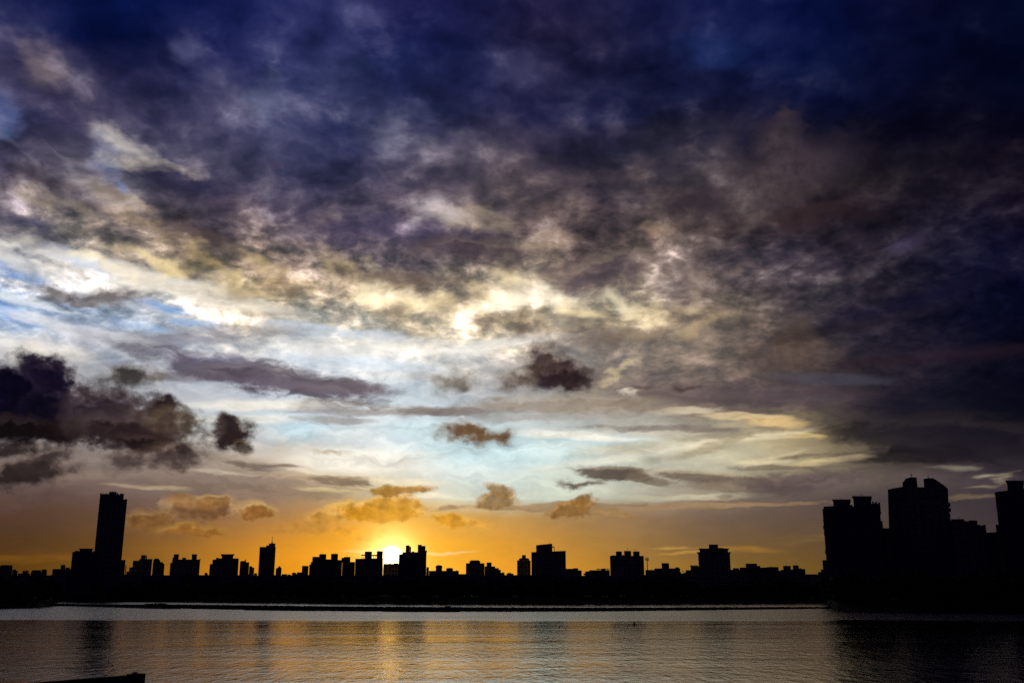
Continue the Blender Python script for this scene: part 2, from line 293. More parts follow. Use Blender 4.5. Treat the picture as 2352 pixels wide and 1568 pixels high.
STROKES = [
# blue and cyan openings
(200,605,75,17,14,'5f96d8',None,.85,.6,'s'), (40,620,55,20,10,'7ea6dc',None,.7,.6,'s'), (35,722,65,15,22,'5a90d2',None,.9,.6,'s'),
(350,700,80,12,4,'86b2e8',None,.75,.6,'s'), (430,740,60,10,4,'9cc0ec',None,.6,.6,'s'), (330,750,60,9,6,'a0c0ea',None,.5,.6,'s'),
(760,760,180,14,4,'dce8f8',None,.6,.6,'s'), (480,825,60,8,-6,'b0d0f0',None,.6,.6,'s'),(800,830,160,18,3,'e4f0fa',None,.7,.6,'s'),
(690,985,60,20,-15,'b8dce8',None,.5,.6,'s'), (1150,1040,220,34,0,'c4e2e6',None,.6,.6,'s'), (980,985,110,22,0,'d4ecf0',None,.6,.6,'s'),
(620,960,90,16,-4,'c8e0ec',None,.5,.6,'s'), (1380,1010,170,12,3,'b8d8e0',None,.6,.6,'s'),
# pale thin cloud
(150,640,200,14,14,'f4f0ea',None,.7,.6,'s'), (330,640,260,24,8,'f8f2e8',None,.7,.6,'s'), (100,740,120,12,12,'f0f2f4',None,.7,.6,'s'), (250,765,90,8,8,'f2f4f6',None,.6,.6,'s'),
(60,690,120,9,8,'eef2f6',None,.7,.6,'s'),(520,690,160,18,6,'f6ead6',None,.7,.6,'s'),(70,800,120,24,0,'e8e0d4',None,.6,.6,'s'),
(620,930,170,14,-3,'f6f0e2',None,.8,.5,'s'), (560,965,120,10,-3,'f8f0de',None,.6,.5,'s'),(850,800,220,22,0,'fcf8f0',None,.6,.6,'s'),
(820,1060,170,26,0,'fcf6e6',None,.7,.6,'s'), (1330,1002,130,8,4,'f8f2e0',None,.8,.5,'s'), (1450,1045,190,9,-8,'f4ecd4',None,.7,.5,'s'),
(1150,790,150,12,-6,'fcf8ee',None,.7,.5,'s'),(1080,1140,210,8,0,'dce0cc',None,.6,.5,'s'),(1600,1140,130,7,0,'e4dcb8',None,.6,.5,'s'),
(1500,1020,150,12,-6,'d0c4a4',None,.6,.6,'s'),(1620,1030,110,10,-12,'a89878',None,.5,.6,'s'),
# golden fringe under the deck and bright breaks in it
(60,572,110,10,8,'f0ece4',None,.85,.5,'d'), (210,600,130,13,10,'f4e6c8',None,.8,.5,'d'), (380,612,110,15,14,'f6dca0',None,.75,.6,'d'), (520,640,90,16,14,'f8e0a8',None,.75,.6,'d'),
(480,600,40,18,30,'e8c888',None,.7,.6,'d'), (600,600,40,16,20,'e4c890',None,.7,.6,'d'), (790,620,45,32,40,'f4d8a0',None,.8,.6,'d'), (845,640,22,44,0,'f8e2b8',None,.85,.5,'d'),
(900,675,70,18,10,'fbe8c0',None,.7,.6,'d'), (1000,700,80,16,0,'f8e0b0',None,.8,.6,'d'), (1195,652,40,36,0,'fdecc8',None,.7,.6,'d'), (1225,688,80,24,0,'fff2dc',None,.65,.6,'d'), (1320,700,40,16,0,'f8e4bc',None,.5,.6,'d'), (1090,668,34,14,0,'f4dcae',None,.6,.6,'d'),
(1170,620,25,30,0,'f4dcae',None,.7,.6,'d'), (1420,690,60,20,12,'faecc8',None,.85,.6,'d'), (1490,720,50,14,18,'f8e2b0',None,.8,.6,'d'), (1350,725,55,14,0,'f8e0ac',None,.7,.6,'d'),
(1090,494,60,18,6,'b8a68c',None,.5,.6,'d'), (1000,470,30,26,0,'a8a4a8',None,.45,.6,'d'), (1270,545,70,10,-4,'b09880',None,.5,.6,'d'), (1485,525,50,10,-6,'a88c74',None,.6,.6,'d'),
(885,310,18,22,0,'8a8aa0',None,.6,.7,'d'), (1025,325,18,14,-30,'90849a',None,.6,.7,'d'),
(85,172,26,28,30,'a89484',None,.45,.7,'d'), (300,345,55,24,25,'b8b2b0',None,.6,.7,'d'), (290,325,26,10,30,'dcd2c4',None,.6,.7,'d'),(240,365,22,24,0,'7890c0',None,.3,.7,'d'), (330,375,70,9,0,'d8cab8',None,.55,.6,'d'), (265,415,14,10,0,'7c98d4',None,.5,.7,'d'),
(10,265,22,30,-30,'6480bc',None,.5,.7,'d'), (430,100,22,20,0,'626288',None,.7,.8,'d'), (610,220,18,30,0,'74809e',None,.7,.8,'d'), (600,275,110,40,20,'4a4c72',None,.5,.9,'d'),
(270,445,60,12,16,'b8a488',None,.45,.6,'d'), (170,470,60,12,20,'b0a08c',None,.4,.6,'d'), (100,460,40,10,20,'b4a48c',None,.5,.6,'d'), (340,520,70,12,20,'a89070',None,.45,.6,'d'), (60,365,60,10,40,'8c8494',None,.5,.7,'d'),(150,365,60,10,40,'9c94a0',None,.5,.7,'d'),
(1190,165,34,30,0,'46466a',None,.6,.8,'d'), (1640,120,45,24,0,'20366c',None,.6,.9,'d'), (2340,345,60,12,-20,'33242e',None,.5,.7,'d'), (2090,560,40,14,-25,'38304a',None,.6,.7,'d'),
(1660,560,90,12,-24,'6c605e',None,.6,.7,'d'), (1690,620,50,12,-30,'807068',None,.6,.7,'d'), (1600,650,30,16,-40,'a89480',None,.6,.7,'d'), (1590,705,26,10,0,'dcc49c',None,.8,.6,'d'), (1610,750,50,14,-20,'b8a07c',None,.6,.7,'d'),(1450,905,28,6,-4,'f0e4cc',None,.8,.5,'d'),(1400,860,50,8,-20,'e4d0a4',None,.6,.6,'d'),
# shadowed billows of the deck
(410,405,120,22,6,'2a2642',None,.85,.5,'d'), (95,408,70,16,4,'3a3236',None,.8,.6,'d'), (170,270,110,22,30,'2a2444',None,.6,.8,'d'), (60,515,60,22,20,'3c3c60',None,.7,.6,'d'),
(590,480,160,22,4,'4a3e54',None,.6,.7,'d'), (440,540,120,14,10,'6c5a50',None,.6,.6,'d'), (730,545,70,26,0,'3c3658',None,.6,.7,'d'), (920,530,120,26,0,'4c4464',None,.6,.7,'d'), (1110,570,130,22,0,'54444c','7c6860',.75,.5,'d'), (930,640,120,22,4,'6e5c54',None,.8,.5,'d'),
(650,655,60,20,0,'8c7454','c4a670',.7,.6,'d'), (545,668,30,20,30,'9a8058',None,.6,.6,'d'), (910,705,36,32,0,'887664','c0a882',.75,.5,'d'), (1300,640,80,22,20,'6c5a5c',None,.6,.6,'d'), (1380,620,120,26,-12,'5c4e58','8c7a70',.7,.6,'d'), (1540,660,70,60,10,'584a52','7c6a64',.7,.6,'d'),
(1110,742,34,18,0,'75675a','a89070',.85,.5,'d'), (1205,748,50,22,0,'6c5e54','b49a78',.85,.5,'d'), (1350,770,110,22,0,'76665e','a08a74',.75,.5,'d'), (1470,760,70,14,0,'88765f',None,.6,.6,'d'), (1560,465,70,24,0,'2a2230',None,.75,.6,'d'), (1800,505,170,20,-2,'3a2828',None,.6,.7,'d'),
(950,170,80,40,0,'151838',None,.6,.9,'d'), (420,30,160,40,0,'081440',None,.6,.9,'d'), (300,110,120,46,20,'040f38',None,.6,.9,'d'), (1030,230,90,26,20,'181a38',None,.6,.8,'d'),(770,300,80,30,10,'1c2450',None,.6,.8,'d'),(1480,330,140,22,0,'181a30',None,.6,.8,'d'),(920,210,40,90,-20,'141c48',None,.5,.9,'d'),
(1780,410,150,52,-14,'483c40','3a3038',.75,.5,'c'), (1795,330,50,62,25,'40363c','3c323a',.75,.4,'c'), (1805,262,20,14,0,'3c3238',None,.8,.5,'c'), (1880,380,60,30,10,'382e38',None,.6,.6,'c'), (1830,792,44,44,0,'57473e','6a5848',.7,.35,'c'),(1790,820,70,26,0,'5a4a44',None,.6,.6,'c'),
(1750,910,200,26,2,'4c4048',None,.75,.6,'s'), (1900,870,120,10,6,'4c4a58',None,.6,.7,'s'), (2100,690,220,20,-10,'14122a',None,.6,.8,'s'), (2000,740,160,14,-6,'1e1824',None,.6,.8,'s'), (2150,820,240,16,0,'2c1e26',None,.5,.8,'s'), (1550,905,150,18,2,'6e5e5c',None,.6,.7,'s'),
(2150,1000,260,44,4,'1c1822','2c2628',.75,.4,'s'), (2180,1046,280,16,2,'1e1920',None,.8,.4,'s'), (2330,1070,90,26,0,'262028',None,.6,.6,'s'),
# right hand golden break
(1780,968,60,13,6,'ecc98a',None,.75,.5,'s'), (1700,955,90,7,3,'e8d0a0',None,.6,.5,'s'), (1590,945,70,6,0,'e0d0b0',None,.6,.5,'s'), (1840,1000,40,8,14,'e4c688',None,.6,.5,'s'),
(1700,1010,140,9,-6,'eedfba',None,.7,.5,'s'), (1640,1000,100,8,-3,'8c8070',None,.6,.6,'s'), (1560,985,180,7,1,'7a6e66',None,.75,.5,'s'), (1650,1020,90,10,-16,'a4967a',None,.6,.6,'s'),
(1780,1045,70,6,-10,'c8b890',None,.7,.5,'s'), (1760,1060,60,7,0,'ecdcb0',None,.7,.5,'s'), (1870,1062,55,7,-6,'e0c894',None,.85,.5,'s'), (1950,1052,45,6,-4,'b8a482',None,.7,.5,'s'),(1850,1047,60,5,0,'746250',None,.7,.5,'s'),
(2200,1075,50,5,4,'9c9480',None,.7,.6,'s'), (2290,1095,30,5,-6,'b0a688',None,.7,.6,'s'), (2250,1120,40,4,0,'a08c6c',None,.6,.6,'s'), (2320,1100,26,7,-30,'a0907a',None,.6,.6,'s'),(2230,1140,50,4,0,'8c7658',None,.6,.6,'s'),
# separate grey and brown clouds of the clear band
(440,775,140,18,-6,'8c8a96','a8a8b0',.75,.6,'s'), (230,770,140,22,6,'a8a4a8',None,.5,.8,'s'), (590,755,90,12,-4,'a49a98',None,.5,.7,'s'),
(128,681,50,20,8,'5a5252','8c8482',.9,.45,'c'), (238,686,84,20,-4,'645a58','948a88',.9,.45,'c'), (215,703,36,7,0,'807674',None,.7,.5,'c'), (75,615,14,34,-25,'8c929e',None,.5,.7,'c'),
(515,848,175,38,8,'564e5e','726a78',.95,.32,'s'), (680,880,210,30,6,'5c525e','766c74',.95,.32,'s'), (800,892,110,12,2,'6e6268',None,.8,.5,'s'), (430,868,60,14,0,'685e68',None,.7,.5,'s'),
(305,862,60,28,-16,'2a221e','5c524a',.95,.4,'c'), (352,860,16,8,0,'6e6458',None,.7,.5,'c'),
(860,945,190,10,-2,'8e8480','a49a96',.75,.6,'s'), (1000,940,170,11,1,'80746e','988c84',.85,.5,'s'), (780,965,90,9,0,'948a84',None,.7,.5,'s'),(740,930,80,14,0,'a09894',None,.6,.6,'s'),
(1145,928,50,13,0,'867a70',None,.8,.5,'s'), (1300,930,200,20,0,'9c8a78','ac9c88',.7,.5,'s'),(1180,960,160,8,0,'a49a92',None,.6,.6,'s'),
(1247,828,42,34,0,'38292a','5e4e46',.95,.35,'c'), (1285,850,44,30,0,'35262a','54443e',.95,.35,'c'), (1278,874,90,27,2,'2c1f24','4a3a38',.98,.3,'c'), (1182,872,38,20,0,'6e6158','8c7e70',.85,.5,'c'),
(1045,876,42,26,-20,'6c645a','948a7c',.85,.5,'c'), (1060,885,10,22,20,'5c544c',None,.7,.5,'c'),(1000,870,50,10,0,'a09484',None,.5,.7,'c'),(1570,888,26,8,0,'4c3c34',None,.8,.5,'c'),(1475,892,20,7,0,'5a4a44',None,.7,.5,'c'),
(1082,997,78,17,4,'6a4a2c','7c6248',.97,.35,'c'), (1150,1006,24,10,10,'6e5440',None,.95,.4,'c'),
(760,1040,36,6,0,'b8a484',None,.7,.5,'c'),
(610,1069,84,10,4,'78685e','988676',.9,.4,'s'), (560,1100,190,16,3,'86746a','948070',.7,.5,'s'), (775,1104,84,12,2,'7c695a','a08868',.9,.35,'s'), (620,1130,200,16,0,'84705f',None,.6,.6,'s'),
(760,1128,60,5,3,'f0d8a0',None,.75,.5,'s'), (690,1082,70,4,4,'f8ecd0',None,.6,.5,'s'), (500,1083,80,4,2,'dcd0b4',None,.5,.5,'s'),
(1400,1085,90,15,4,'60524a','8c7c68',.95,.3,'s'), (1330,1107,44,7,-3,'5c4c44','7c6c58',.9,.4,'c'), (1490,1100,50,9,8,'7a6a58',None,.8,.4,'s'), (1620,1093,120,13,5,'6c5c50','9c8a6c',.85,.4,'s'), (1720,1108,150,14,3,'6a5a50',None,.8,.4,'s'), (1860,1110,150,24,-5,'5e5050',None,.75,.4,'s'), (1640,1120,70,7,6,'82705e',None,.7,.5,'s'),(1660,1140,30,4,0,'7c6c5c',None,.7,.5,'s'),
(1790,1075,90,7,3,'786858',None,.7,.4,'s'),
# low bank and golden cumulus near the sun
(1450,1163,440,8,0,'9c7e5c',None,.75,.3,'s'), (1140,1150,42,17,0,'8c6c44','b08c58',.92,.35,'c'), (1150,1128,30,14,20,'907048','b49060',.9,.4,'c'), (1315,1165,52,15,-14,'8a6232','a87e48',.92,.35,'c'), (1340,1150,20,12,-20,'8a6434',None,.85,.4,'c'), (1400,1178,50,9,6,'a07a48',None,.6,.5,'c'),
(460,1166,76,24,2,'745034','b89468',.95,.28,'c'), (490,1148,40,16,0,'8c6238','b08c60',.9,.35,'c'), (590,1172,42,18,0,'8c5c28','c09a60',.9,.35,'c'), (420,1150,32,16,0,'946c44',None,.85,.4,'c'), (345,1192,52,20,0,'7c542c','94704a',.8,.45,'c'), (440,1216,70,11,0,'8e5e26','a47838',.8,.45,'c'),
(866,1172,96,19,0,'c4841a','f0bc62',.95,.3,'c'), (900,1155,60,14,0,'c48a2c','dca858',.9,.35,'c'), (925,1128,62,11,-3,'9c6e2c','c09048',.92,.35,'c'), (885,1125,26,12,0,'98702f',None,.85,.4,'c'), (745,1186,36,14,0,'c08838','d8a458',.75,.5,'c'), (1040,1191,44,13,0,'d09028','e0ac50',.9,.4,'c'), (1095,1202,28,8,0,'e0a440',None,.7,.5,'c'), (820,1222,60,12,0,'e49a24',None,.6,.5,'c'),(700,1210,60,12,0,'b88038',None,.5,.6,'c'),
(985,1140,40,5,0,'fff0d0',None,.85,.5,'s'), (930,1108,80,5,2,'fcecc8',None,.6,.6,'s'),
(60,1285,200,10,0,'8c5c1c',None,.5,.6,'s'),(1690,1262,70,6,0,'b8842c',None,.6,.6,'s'),(1900,1235,160,10,-3,'7c6238',None,.5,.6,'s'),(1580,1272,60,3,0,'d4a04c',None,.7,.5,'s'),(1540,1260,50,3,0,'d0a050',None,.7,.5,'s'),
(1030,1268,50,3,0,'ffe0a0',None,.7,.5,'s'),(860,1262,60,4,0,'ffe4a0',None,.6,.5,'s'),
(300,1116,60,4,2,'c4ac8c',None,.6,.6,'s'), (385,1122,40,4,0,'dcc49c',None,.6,.6,'s'),(180,1090,120,8,0,'9c8876',None,.5,.6,'s'),
# the heavy dark cumulus at the left
(215,955,215,62,4,'2e252e','4e4248',.97,.22,'c'), (330,985,120,50,0,'2e2428','4e4040',.95,.25,'c'), (60,935,132,86,6,'0c0918','2c2230',1,.16,'c'), (100,860,70,42,10,'140e22','2e2432',1,.18,'c'), (20,880,60,50,0,'0a0718','241c2c',1,.2,'c'), (40,985,170,24,0,'100b0e','281e20',1,.25,'c'), (150,985,60,26,0,'160e12',None,.9,.4,'c'),
(235,940,80,42,0,'2e242c','463a3e',.96,.28,'c'), (290,985,110,40,0,'2a1e22','483a38',.98,.26,'c'), (375,935,36,24,0,'22181e','3c3030',1,.22,'c'), (385,965,42,28,0,'463830','5c4c3c',.92,.35,'c'), (330,1015,60,16,0,'1e1416','3a2c28',.95,.3,'c'), (435,972,17,20,-20,'4a3e34','74685a',.85,.4,'c'),
(395,1050,70,28,0,'3a2c2a','5c4a40',.92,.35,'c'), (290,1060,44,24,-20,'3c2f2d','5a4a42',.85,.4,'c'), (430,1030,30,18,0,'34282a','544438',.9,.4,'c'), (60,1085,105,24,-8,'221a1c','4c3e3a',.95,.3,'c'), (110,1050,60,20,-20,'2c2224','50423e',.9,.35,'c'), (20,1030,50,16,0,'1c1416',None,.9,.35,'c'), (60,1150,70,12,-20,'5a4440',None,.45,.7,'c'),
(532,996,50,36,0,'281c20','4c3c38',1,.2,'c'), (528,976,32,18,0,'2a2024','4a3c38',1,.22,'c'), (556,1034,20,16,10,'34281f','5c4c3c',.9,.35,'c'), (500,985,14,16,0,'3c3030',None,.9,.4,'c'),
]
# the sky is worked out field by field, each with only the clouds that reach into it
SUNV = Vector((math.cos(rad(SUN_EL))*math.sin(rad(SUN_AZ)), math.cos(rad(SUN_EL))*math.cos(rad(SUN_AZ)), math.sin(rad(SUN_EL))))
azf = W.rng(W.math('ABSOLUTE', AZ), 42, 85)
deckc = W.vec('SCALE', W.mix(W.rng(h1, 0.35, 0.65), (0.012, 0.013, 0.045), (0.004, 0.006, 0.026)), scale=0.7)
AZC = [-90, -21, -14, -7, 0, 7, 15, 90]
ELC = [-2, 6.5, 10.5, 15, 21, 90]
# shared last step
FG = bpy.data.node_groups.new('sun_glare_and_far_deck', 'ShaderNodeTree')
for nm, ty in (('Sky','NodeSocketColor'),('Dir','NodeSocketVector'),('Side','NodeSocketFloat'),('El','NodeSocketFloat'),('Deck','NodeSocketColor'),('Air','NodeSocketColor')):
    FG.interface.new_socket(name=nm, in_out='INPUT', socket_type=ty)
FG.interface.new_socket(name='Sky', in_out='OUTPUT', socket_type='NodeSocketColor')
F = NT(FG); fi = F.n.new('NodeGroupInput').outputs
fd = F.vec('MULTIPLY_ADD', fi['Sky'], (1e-7, 1e-7, 1e-7)); F.l.new(fi['Dir'], fd.node.inputs[2])
ds = F.math('MULTIPLY', F.vec('DISTANCE', fd, tuple(SUNV)), 57.29578)     # degrees from the sun
c = F.mix(F.math('MULTIPLY', F.math('EXPONENT', F.math('MULTIPLY', ds, -0.42)), 0.20), fi['Sky'], (1.0, 0.56, 0.07), 'ADD')
c = F.mix(F.math('EXPONENT', F.math('MULTIPLY', F.math('MULTIPLY', ds, ds), -0.6)), c, (1.5, 1.0, 0.42), 'ADD')
c = F.mix(F.math('MULTIPLY', F.math('EXPONENT', F.math('MULTIPLY', ds, -0.95)), 0.45), c, (1.0, 0.52, 0.03), 'ADD')
c = F.mix(F.rng(ds, 0.80, 0.20), c, (9.0, 6.6, 3.2), 'ADD')
c = F.mix(fi['Side'], c, fi['Deck'])
c = F.mix(F.rng(fi['El'], 34, 60), c, fi['Deck'])
c = F.mix(F.rng(fi['El'], 0.0, -1.5), c, (0.01, 0.008, 0.005))
c = F.mix(F.rng(fi['El'], 12, 3, 0, 0.0004), c, fi['Air'], 'ADD')
F.l.new(c, F.n.new('NodeGroupOutput').inputs[0])

def tile(i, j):
    a0, a1, e0, e1 = AZC[i], AZC[i+1], ELC[j], ELC[j+1]
    tg = bpy.data.node_groups.new('sky_field', 'ShaderNodeTree')
    for nm, ty in (('Sky','NodeSocketColor'),('c','NodeSocketVector'),('s','NodeSocketVector'),('d','NodeSocketVector'),('g','NodeSocketVector'),('fine','NodeSocketFloat'),('lump','NodeSocketFloat'),('streak','NodeSocketFloat')):
        tg.interface.new_socket(name=nm, in_out='INPUT', socket_type=ty)
    tg.interface.new_socket(name='Sky', in_out='OUTPUT', socket_type='NodeSocketColor')
    T = NT(tg); ti = T.n.new('NodeGroupInput').outputs
    c = T.vec('ADD', ti['Sky'], ((i * 8 + j + 1) * 1e-7,) * 3)      # keeps the fields apart in the shader compiler
    for s_ in STROKES:
        r = reach(*s_)
        if r[0] < a1 and r[1] > a0 and r[2] < e1 and r[3] > e0: c = stroke(T, ti, c, *s_)
    T.l.new(c, T.n.new('NodeGroupOutput').inputs[0])
    g = W.n.new('ShaderNodeGroup'); g.node_tree = tg
    for k, v in (('Sky', cur), ('c', AEc), ('s', AEs), ('d', AEd), ('g', AEg), ('fine', fine), ('lump', lump), ('streak', streak)): W.l.new(v, g.inputs[k])
    f = W.n.new('ShaderNodeGroup'); f.node_tree = FG
    for k, v in (('Sky', g.outputs[0]), ('Dir', D), ('Side', azf), ('El', EL), ('Deck', deckc), ('Air', sky.outputs[0])): W.l.new(v, f.inputs[k])
    b = W.n.new('ShaderNodeBackground'); W.l.new(f.outputs[0], b.inputs['Color']); b.inputs['Strength'].default_value = 1.0
    return b.outputs[0]
def choose(value, cuts, shaders):
    if len(shaders) == 1: return shaders[0]
    m = len(shaders) // 2
    n = W.n.new('ShaderNodeMixShader')
    W.l.new(W.math('GREATER_THAN', value, cuts[m - 1]), n.inputs[0])
    W.l.new(choose(value, cuts[:m-1], shaders[:m]), n.inputs[1])
    W.l.new(choose(value, cuts[m:], shaders[m:]), n.inputs[2])
    return n.outputs[0]
cols_ = [choose(EL, ELC[1:-1], [tile(i, j) for j in range(len(ELC) - 1)]) for i in range(len(AZC) - 1)]
W.l.new(choose(AZ, AZC[1:-1], cols_), W.n.new('NodeGroupOutput').inputs[0])
wg_ = w_.n.new('ShaderNodeGroup'); wg_.node_tree = WG
w_.l.new(wg_.outputs[0], out.inputs[0])

# ------------------------------------------------------------------ sun lamp
sd = bpy.data.lights.new('sun', 'SUN'); sd.energy = 2.0; sd.angle = rad(0.5); sd.color = (1.0, 0.62, 0.28)
sun = bpy.data.objects.new('sun', sd); COL.objects.link(sun)
sun.rotation_euler = (-SUNV).to_track_quat('-Z', 'Y').to_euler()
# ------------------------------------------------------------------ materials
def material(name, base, rough=0.8, noise_scale=3.0, var=0.35, windows=None):
    m = bpy.data.materials.new(name); m.use_nodes = True
    T = NT(m.node_tree); b = T.n['Principled BSDF']
    co = T.n.new('ShaderNodeTexCoord').outputs['Object']
    n = T.noise(co, noise_scale, 6, 0.6)
    c = T.mix(T.rng(n, 0.3, 0.7), tuple(v*(1-var) for v in base), tuple(v*(1+var) for v in base))
    st_ = T.noise(T.vec('MULTIPLY', co, (0.8, 0.8, 0.06)), 1.3, 4, 0.6)
    c = T.mix(T.rng(st_, 0.45, 0.75, 0, 0.5), c, tuple(v*0.45 for v in base))
    T.l.new(c, b.inputs['Base Color'])
    b.inputs['Roughness'].default_value = rough
    b.inputs['Specular IOR Level'].default_value = 0.5 if windows else 0.08
    if windows:
        br = T.n.new('ShaderNodeTexBrick'); br.offset = 0.0
        x, y, z = T.sep(co)
        T.l.new(T.comb(T.math('ADD', x, y), z), br.inputs['Vector'])
        br.inputs['Scale'].default_value = 1.0
        br.inputs['Brick Width'].default_value = windows[0]; br.inputs['Row Height'].default_value = windows[1]
        br.inputs['Mortar Size'].default_value = windows[2]
        br.inputs['Color1'].default_value = (0.02, 0.025, 0.03, 1); br.inputs['Color2'].default_value = (0.045, 0.05, 0.05, 1)
        f = br.outputs['Fac']
        T.l.new(T.mix(f, br.outputs['Color'], c), b.inputs['Base Color'])
        T.l.new(T.rng(f, 0, 1, 0.15, rough), b.inputs['Roughness'])
    bp = T.n.new('ShaderNodeBump'); bp.inputs['Strength'].default_value = 0.3; bp.inputs['Distance'].default_value = 0.05
    T.l.new(n, bp.inputs['Height']); T.l.new(bp.outputs[0], b.inputs['Normal'])
    return m
M = {
 'facade_a': material('tiled_facade', (0.20, 0.17, 0.14), 0.75, 0.6, 0.2, (2.6, 3.2, 0.75)),
 'facade_b': material('grey_facade', (0.16, 0.16, 0.16), 0.8, 0.5, 0.2, (3.4, 3.3, 0.9)),
 'facade_c': material('brown_facade', (0.14, 0.11, 0.09), 0.75, 0.7, 0.2, (2.2, 3.1, 0.65)),
 'concrete': material('roof_concrete', (0.14, 0.135, 0.13), 0.85, 1.2),
 'steel': material('weathered_steel', (0.10, 0.10, 0.10), 0.5, 4.0),
 'stone': material('dyke_stone', (0.04, 0.037, 0.03), 0.9, 0.8),
 'mud': material('river_mud', (0.035, 0.03, 0.024), 0.9, 0.4),
 'ground': material('bank_ground', (0.018, 0.02, 0.010), 0.95, 0.05),
 'leaf': material('foliage', (0.02, 0.032, 0.012), 0.9, 0.8),
 'jetty': material('jetty_concrete', (0.025, 0.024, 0.022), 0.9, 1.5),
 'paint': material('dark_paint', (0.05, 0.02, 0.015), 0.6, 3.0),
}
# water: ruffled by the wind beyond a line across the river, calmer this side of it
wm = bpy.data.materials.new('river_water'); wm.use_nodes = True
T = NT(wm.node_tree); wb = T.n['Principled BSDF']
co = T.n.new('ShaderNodeTexCoord').outputs['Object']
wx, wy, _ = T.sep(co)
wwarp = T.math('SUBTRACT', T.noise(co, 0.02, 4, 0.6), 0.5)
# the wind line runs a little askew
line = T.math('ADD', T.math('ADD', wy, T.math('MULTIPLY', wx, 0.03)), T.math('MULTIPLY', wwarp, 50.0))
windy = T.rng(line, 238, 258)
patch = T.noise(T.vec('MULTIPLY', co, (0.5, 1.6, 1)), 0.035, 4, 0.6)
n0 = T.noise(T.vec('MULTIPLY', co, (1.9, 0.50, 1)), 1.0, 5, 0.60, dist=0.5)
n2 = T.noise(T.vec('MULTIPLY', co, (0.75, 0.24, 1)), 1.0, 3, 0.5, dist=0.5)
n1 = T.noise(T.vec('MULTIPLY', co, (1.0, 0.6, 1)), 3.2, 4, 0.55, dist=0.6)
n3 = T.noise(co, 5.0, 3, 0.6)
hgt = T.math('ADD', T.math('ADD', T.math('MULTIPLY_ADD', n2, T.rng(wy, 220, 75, 0.04, 0.10), T.math('MULTIPLY', n0, 0.056)), T.math('MULTIPLY', n1, 0.005)), T.math('MULTIPLY', n3, 0.0006))
bp = T.n.new('ShaderNodeBump'); bp.inputs['Distance'].default_value = 1.0
bp.inputs['Strength'].default_value = 1.0
hs = T.math('MULTIPLY', hgt, T.math('MULTIPLY', T.rng(patch, 0.3, 0.7, 0.6, 1.3), T.math('ADD', T.math('MULTIPLY', windy, 3.6), 1.0)))
T.l.new(hs, bp.inputs['Height'])
T.l.new(bp.outputs[0], wb.inputs['Normal'])
wb.inputs['Base Color'].default_value = (0.012, 0.012, 0.009, 1)
T.l.new(T.math('ADD', T.math('MULTIPLY', windy, 0.20), 0.05), wb.inputs['Roughness'])
wb.inputs['IOR'].default_value = 1.5

# ------------------------------------------------------------------ helpers
def tag(o, label=None, cat=None, group=None, kind=None):
    if label: o['label'] = label
    if cat: o['category'] = cat
    if group: o['group'] = group
    if kind: o['kind'] = kind
    return o
def mesh_obj(name, verts, faces, mat, parent=None, smooth=False):
    me = bpy.data.meshes.new(name); me.from_pydata([tuple(v) for v in verts], [], faces); me.update()
    bm = bmesh.new(); bm.from_mesh(me); bmesh.ops.recalc_face_normals(bm, faces=bm.faces); bm.to_mesh(me); bm.free()
    if smooth:
        for p in me.polygons: p.use_smooth = True
    if mat: me.materials.append(M[mat] if isinstance(mat, str) else mat)
    o = bpy.data.objects.new(name, me); COL.objects.link(o)
    if parent: o.parent = parent
    return o
def prism(pts, y0, y1):
    """outline (x, z) pushed from y0 to y1"""
    n = len(pts)
    v = [(x, y0, z) for x, z in pts] + [(x, y1, z) for x, z in pts]
    f = [list(range(n)), list(range(2*n-1, n-1, -1))] + [[i, (i+1) % n, n+(i+1) % n, n+i] for i in range(n)]
    return v, f
def box(x0, x1, y0, y1, z0, z1): return prism([(x0, z0), (x1, z0), (x1, z1), (x0, z1)], y0, y1)
def lathe(cx, cy, prof, seg=16):
    v, f = [], []
    for r, z in prof:
        for k in range(seg):
            a = 2*math.pi*k/seg; v.append((cx + r*math.cos(a), cy + r*math.sin(a), z))
    for i in range(len(prof)-1):
        for k in range(seg): f.append([i*seg+k, i*seg+(k+1) % seg, (i+1)*seg+(k+1) % seg, (i+1)*seg+k])
    f.append(list(range(seg))[::-1]); f.append([(len(prof)-1)*seg+k for k in range(seg)])
    return v, f
def empty(name, loc, rz=0.0):
    o = bpy.data.objects.new(name, None); o.location = loc; o.rotation_euler = (0, 0, rz)
    o.empty_display_size = 1.0; COL.objects.link(o); return o
def azr(px, py):
    d = ray(px, py); return math.atan2(d.x, d.y)
def slope(px, py):
    d = ray(px, py); return d.z / math.hypot(d.x, d.y)
def on_water(px, py, z=0.0):
    d = ray(px, py); t = (CAM_H - z) / -d.z
    return Vector((d.x*t, d.y*t, z))
GZ = 4.0      # height of the built-up ground behind the levees

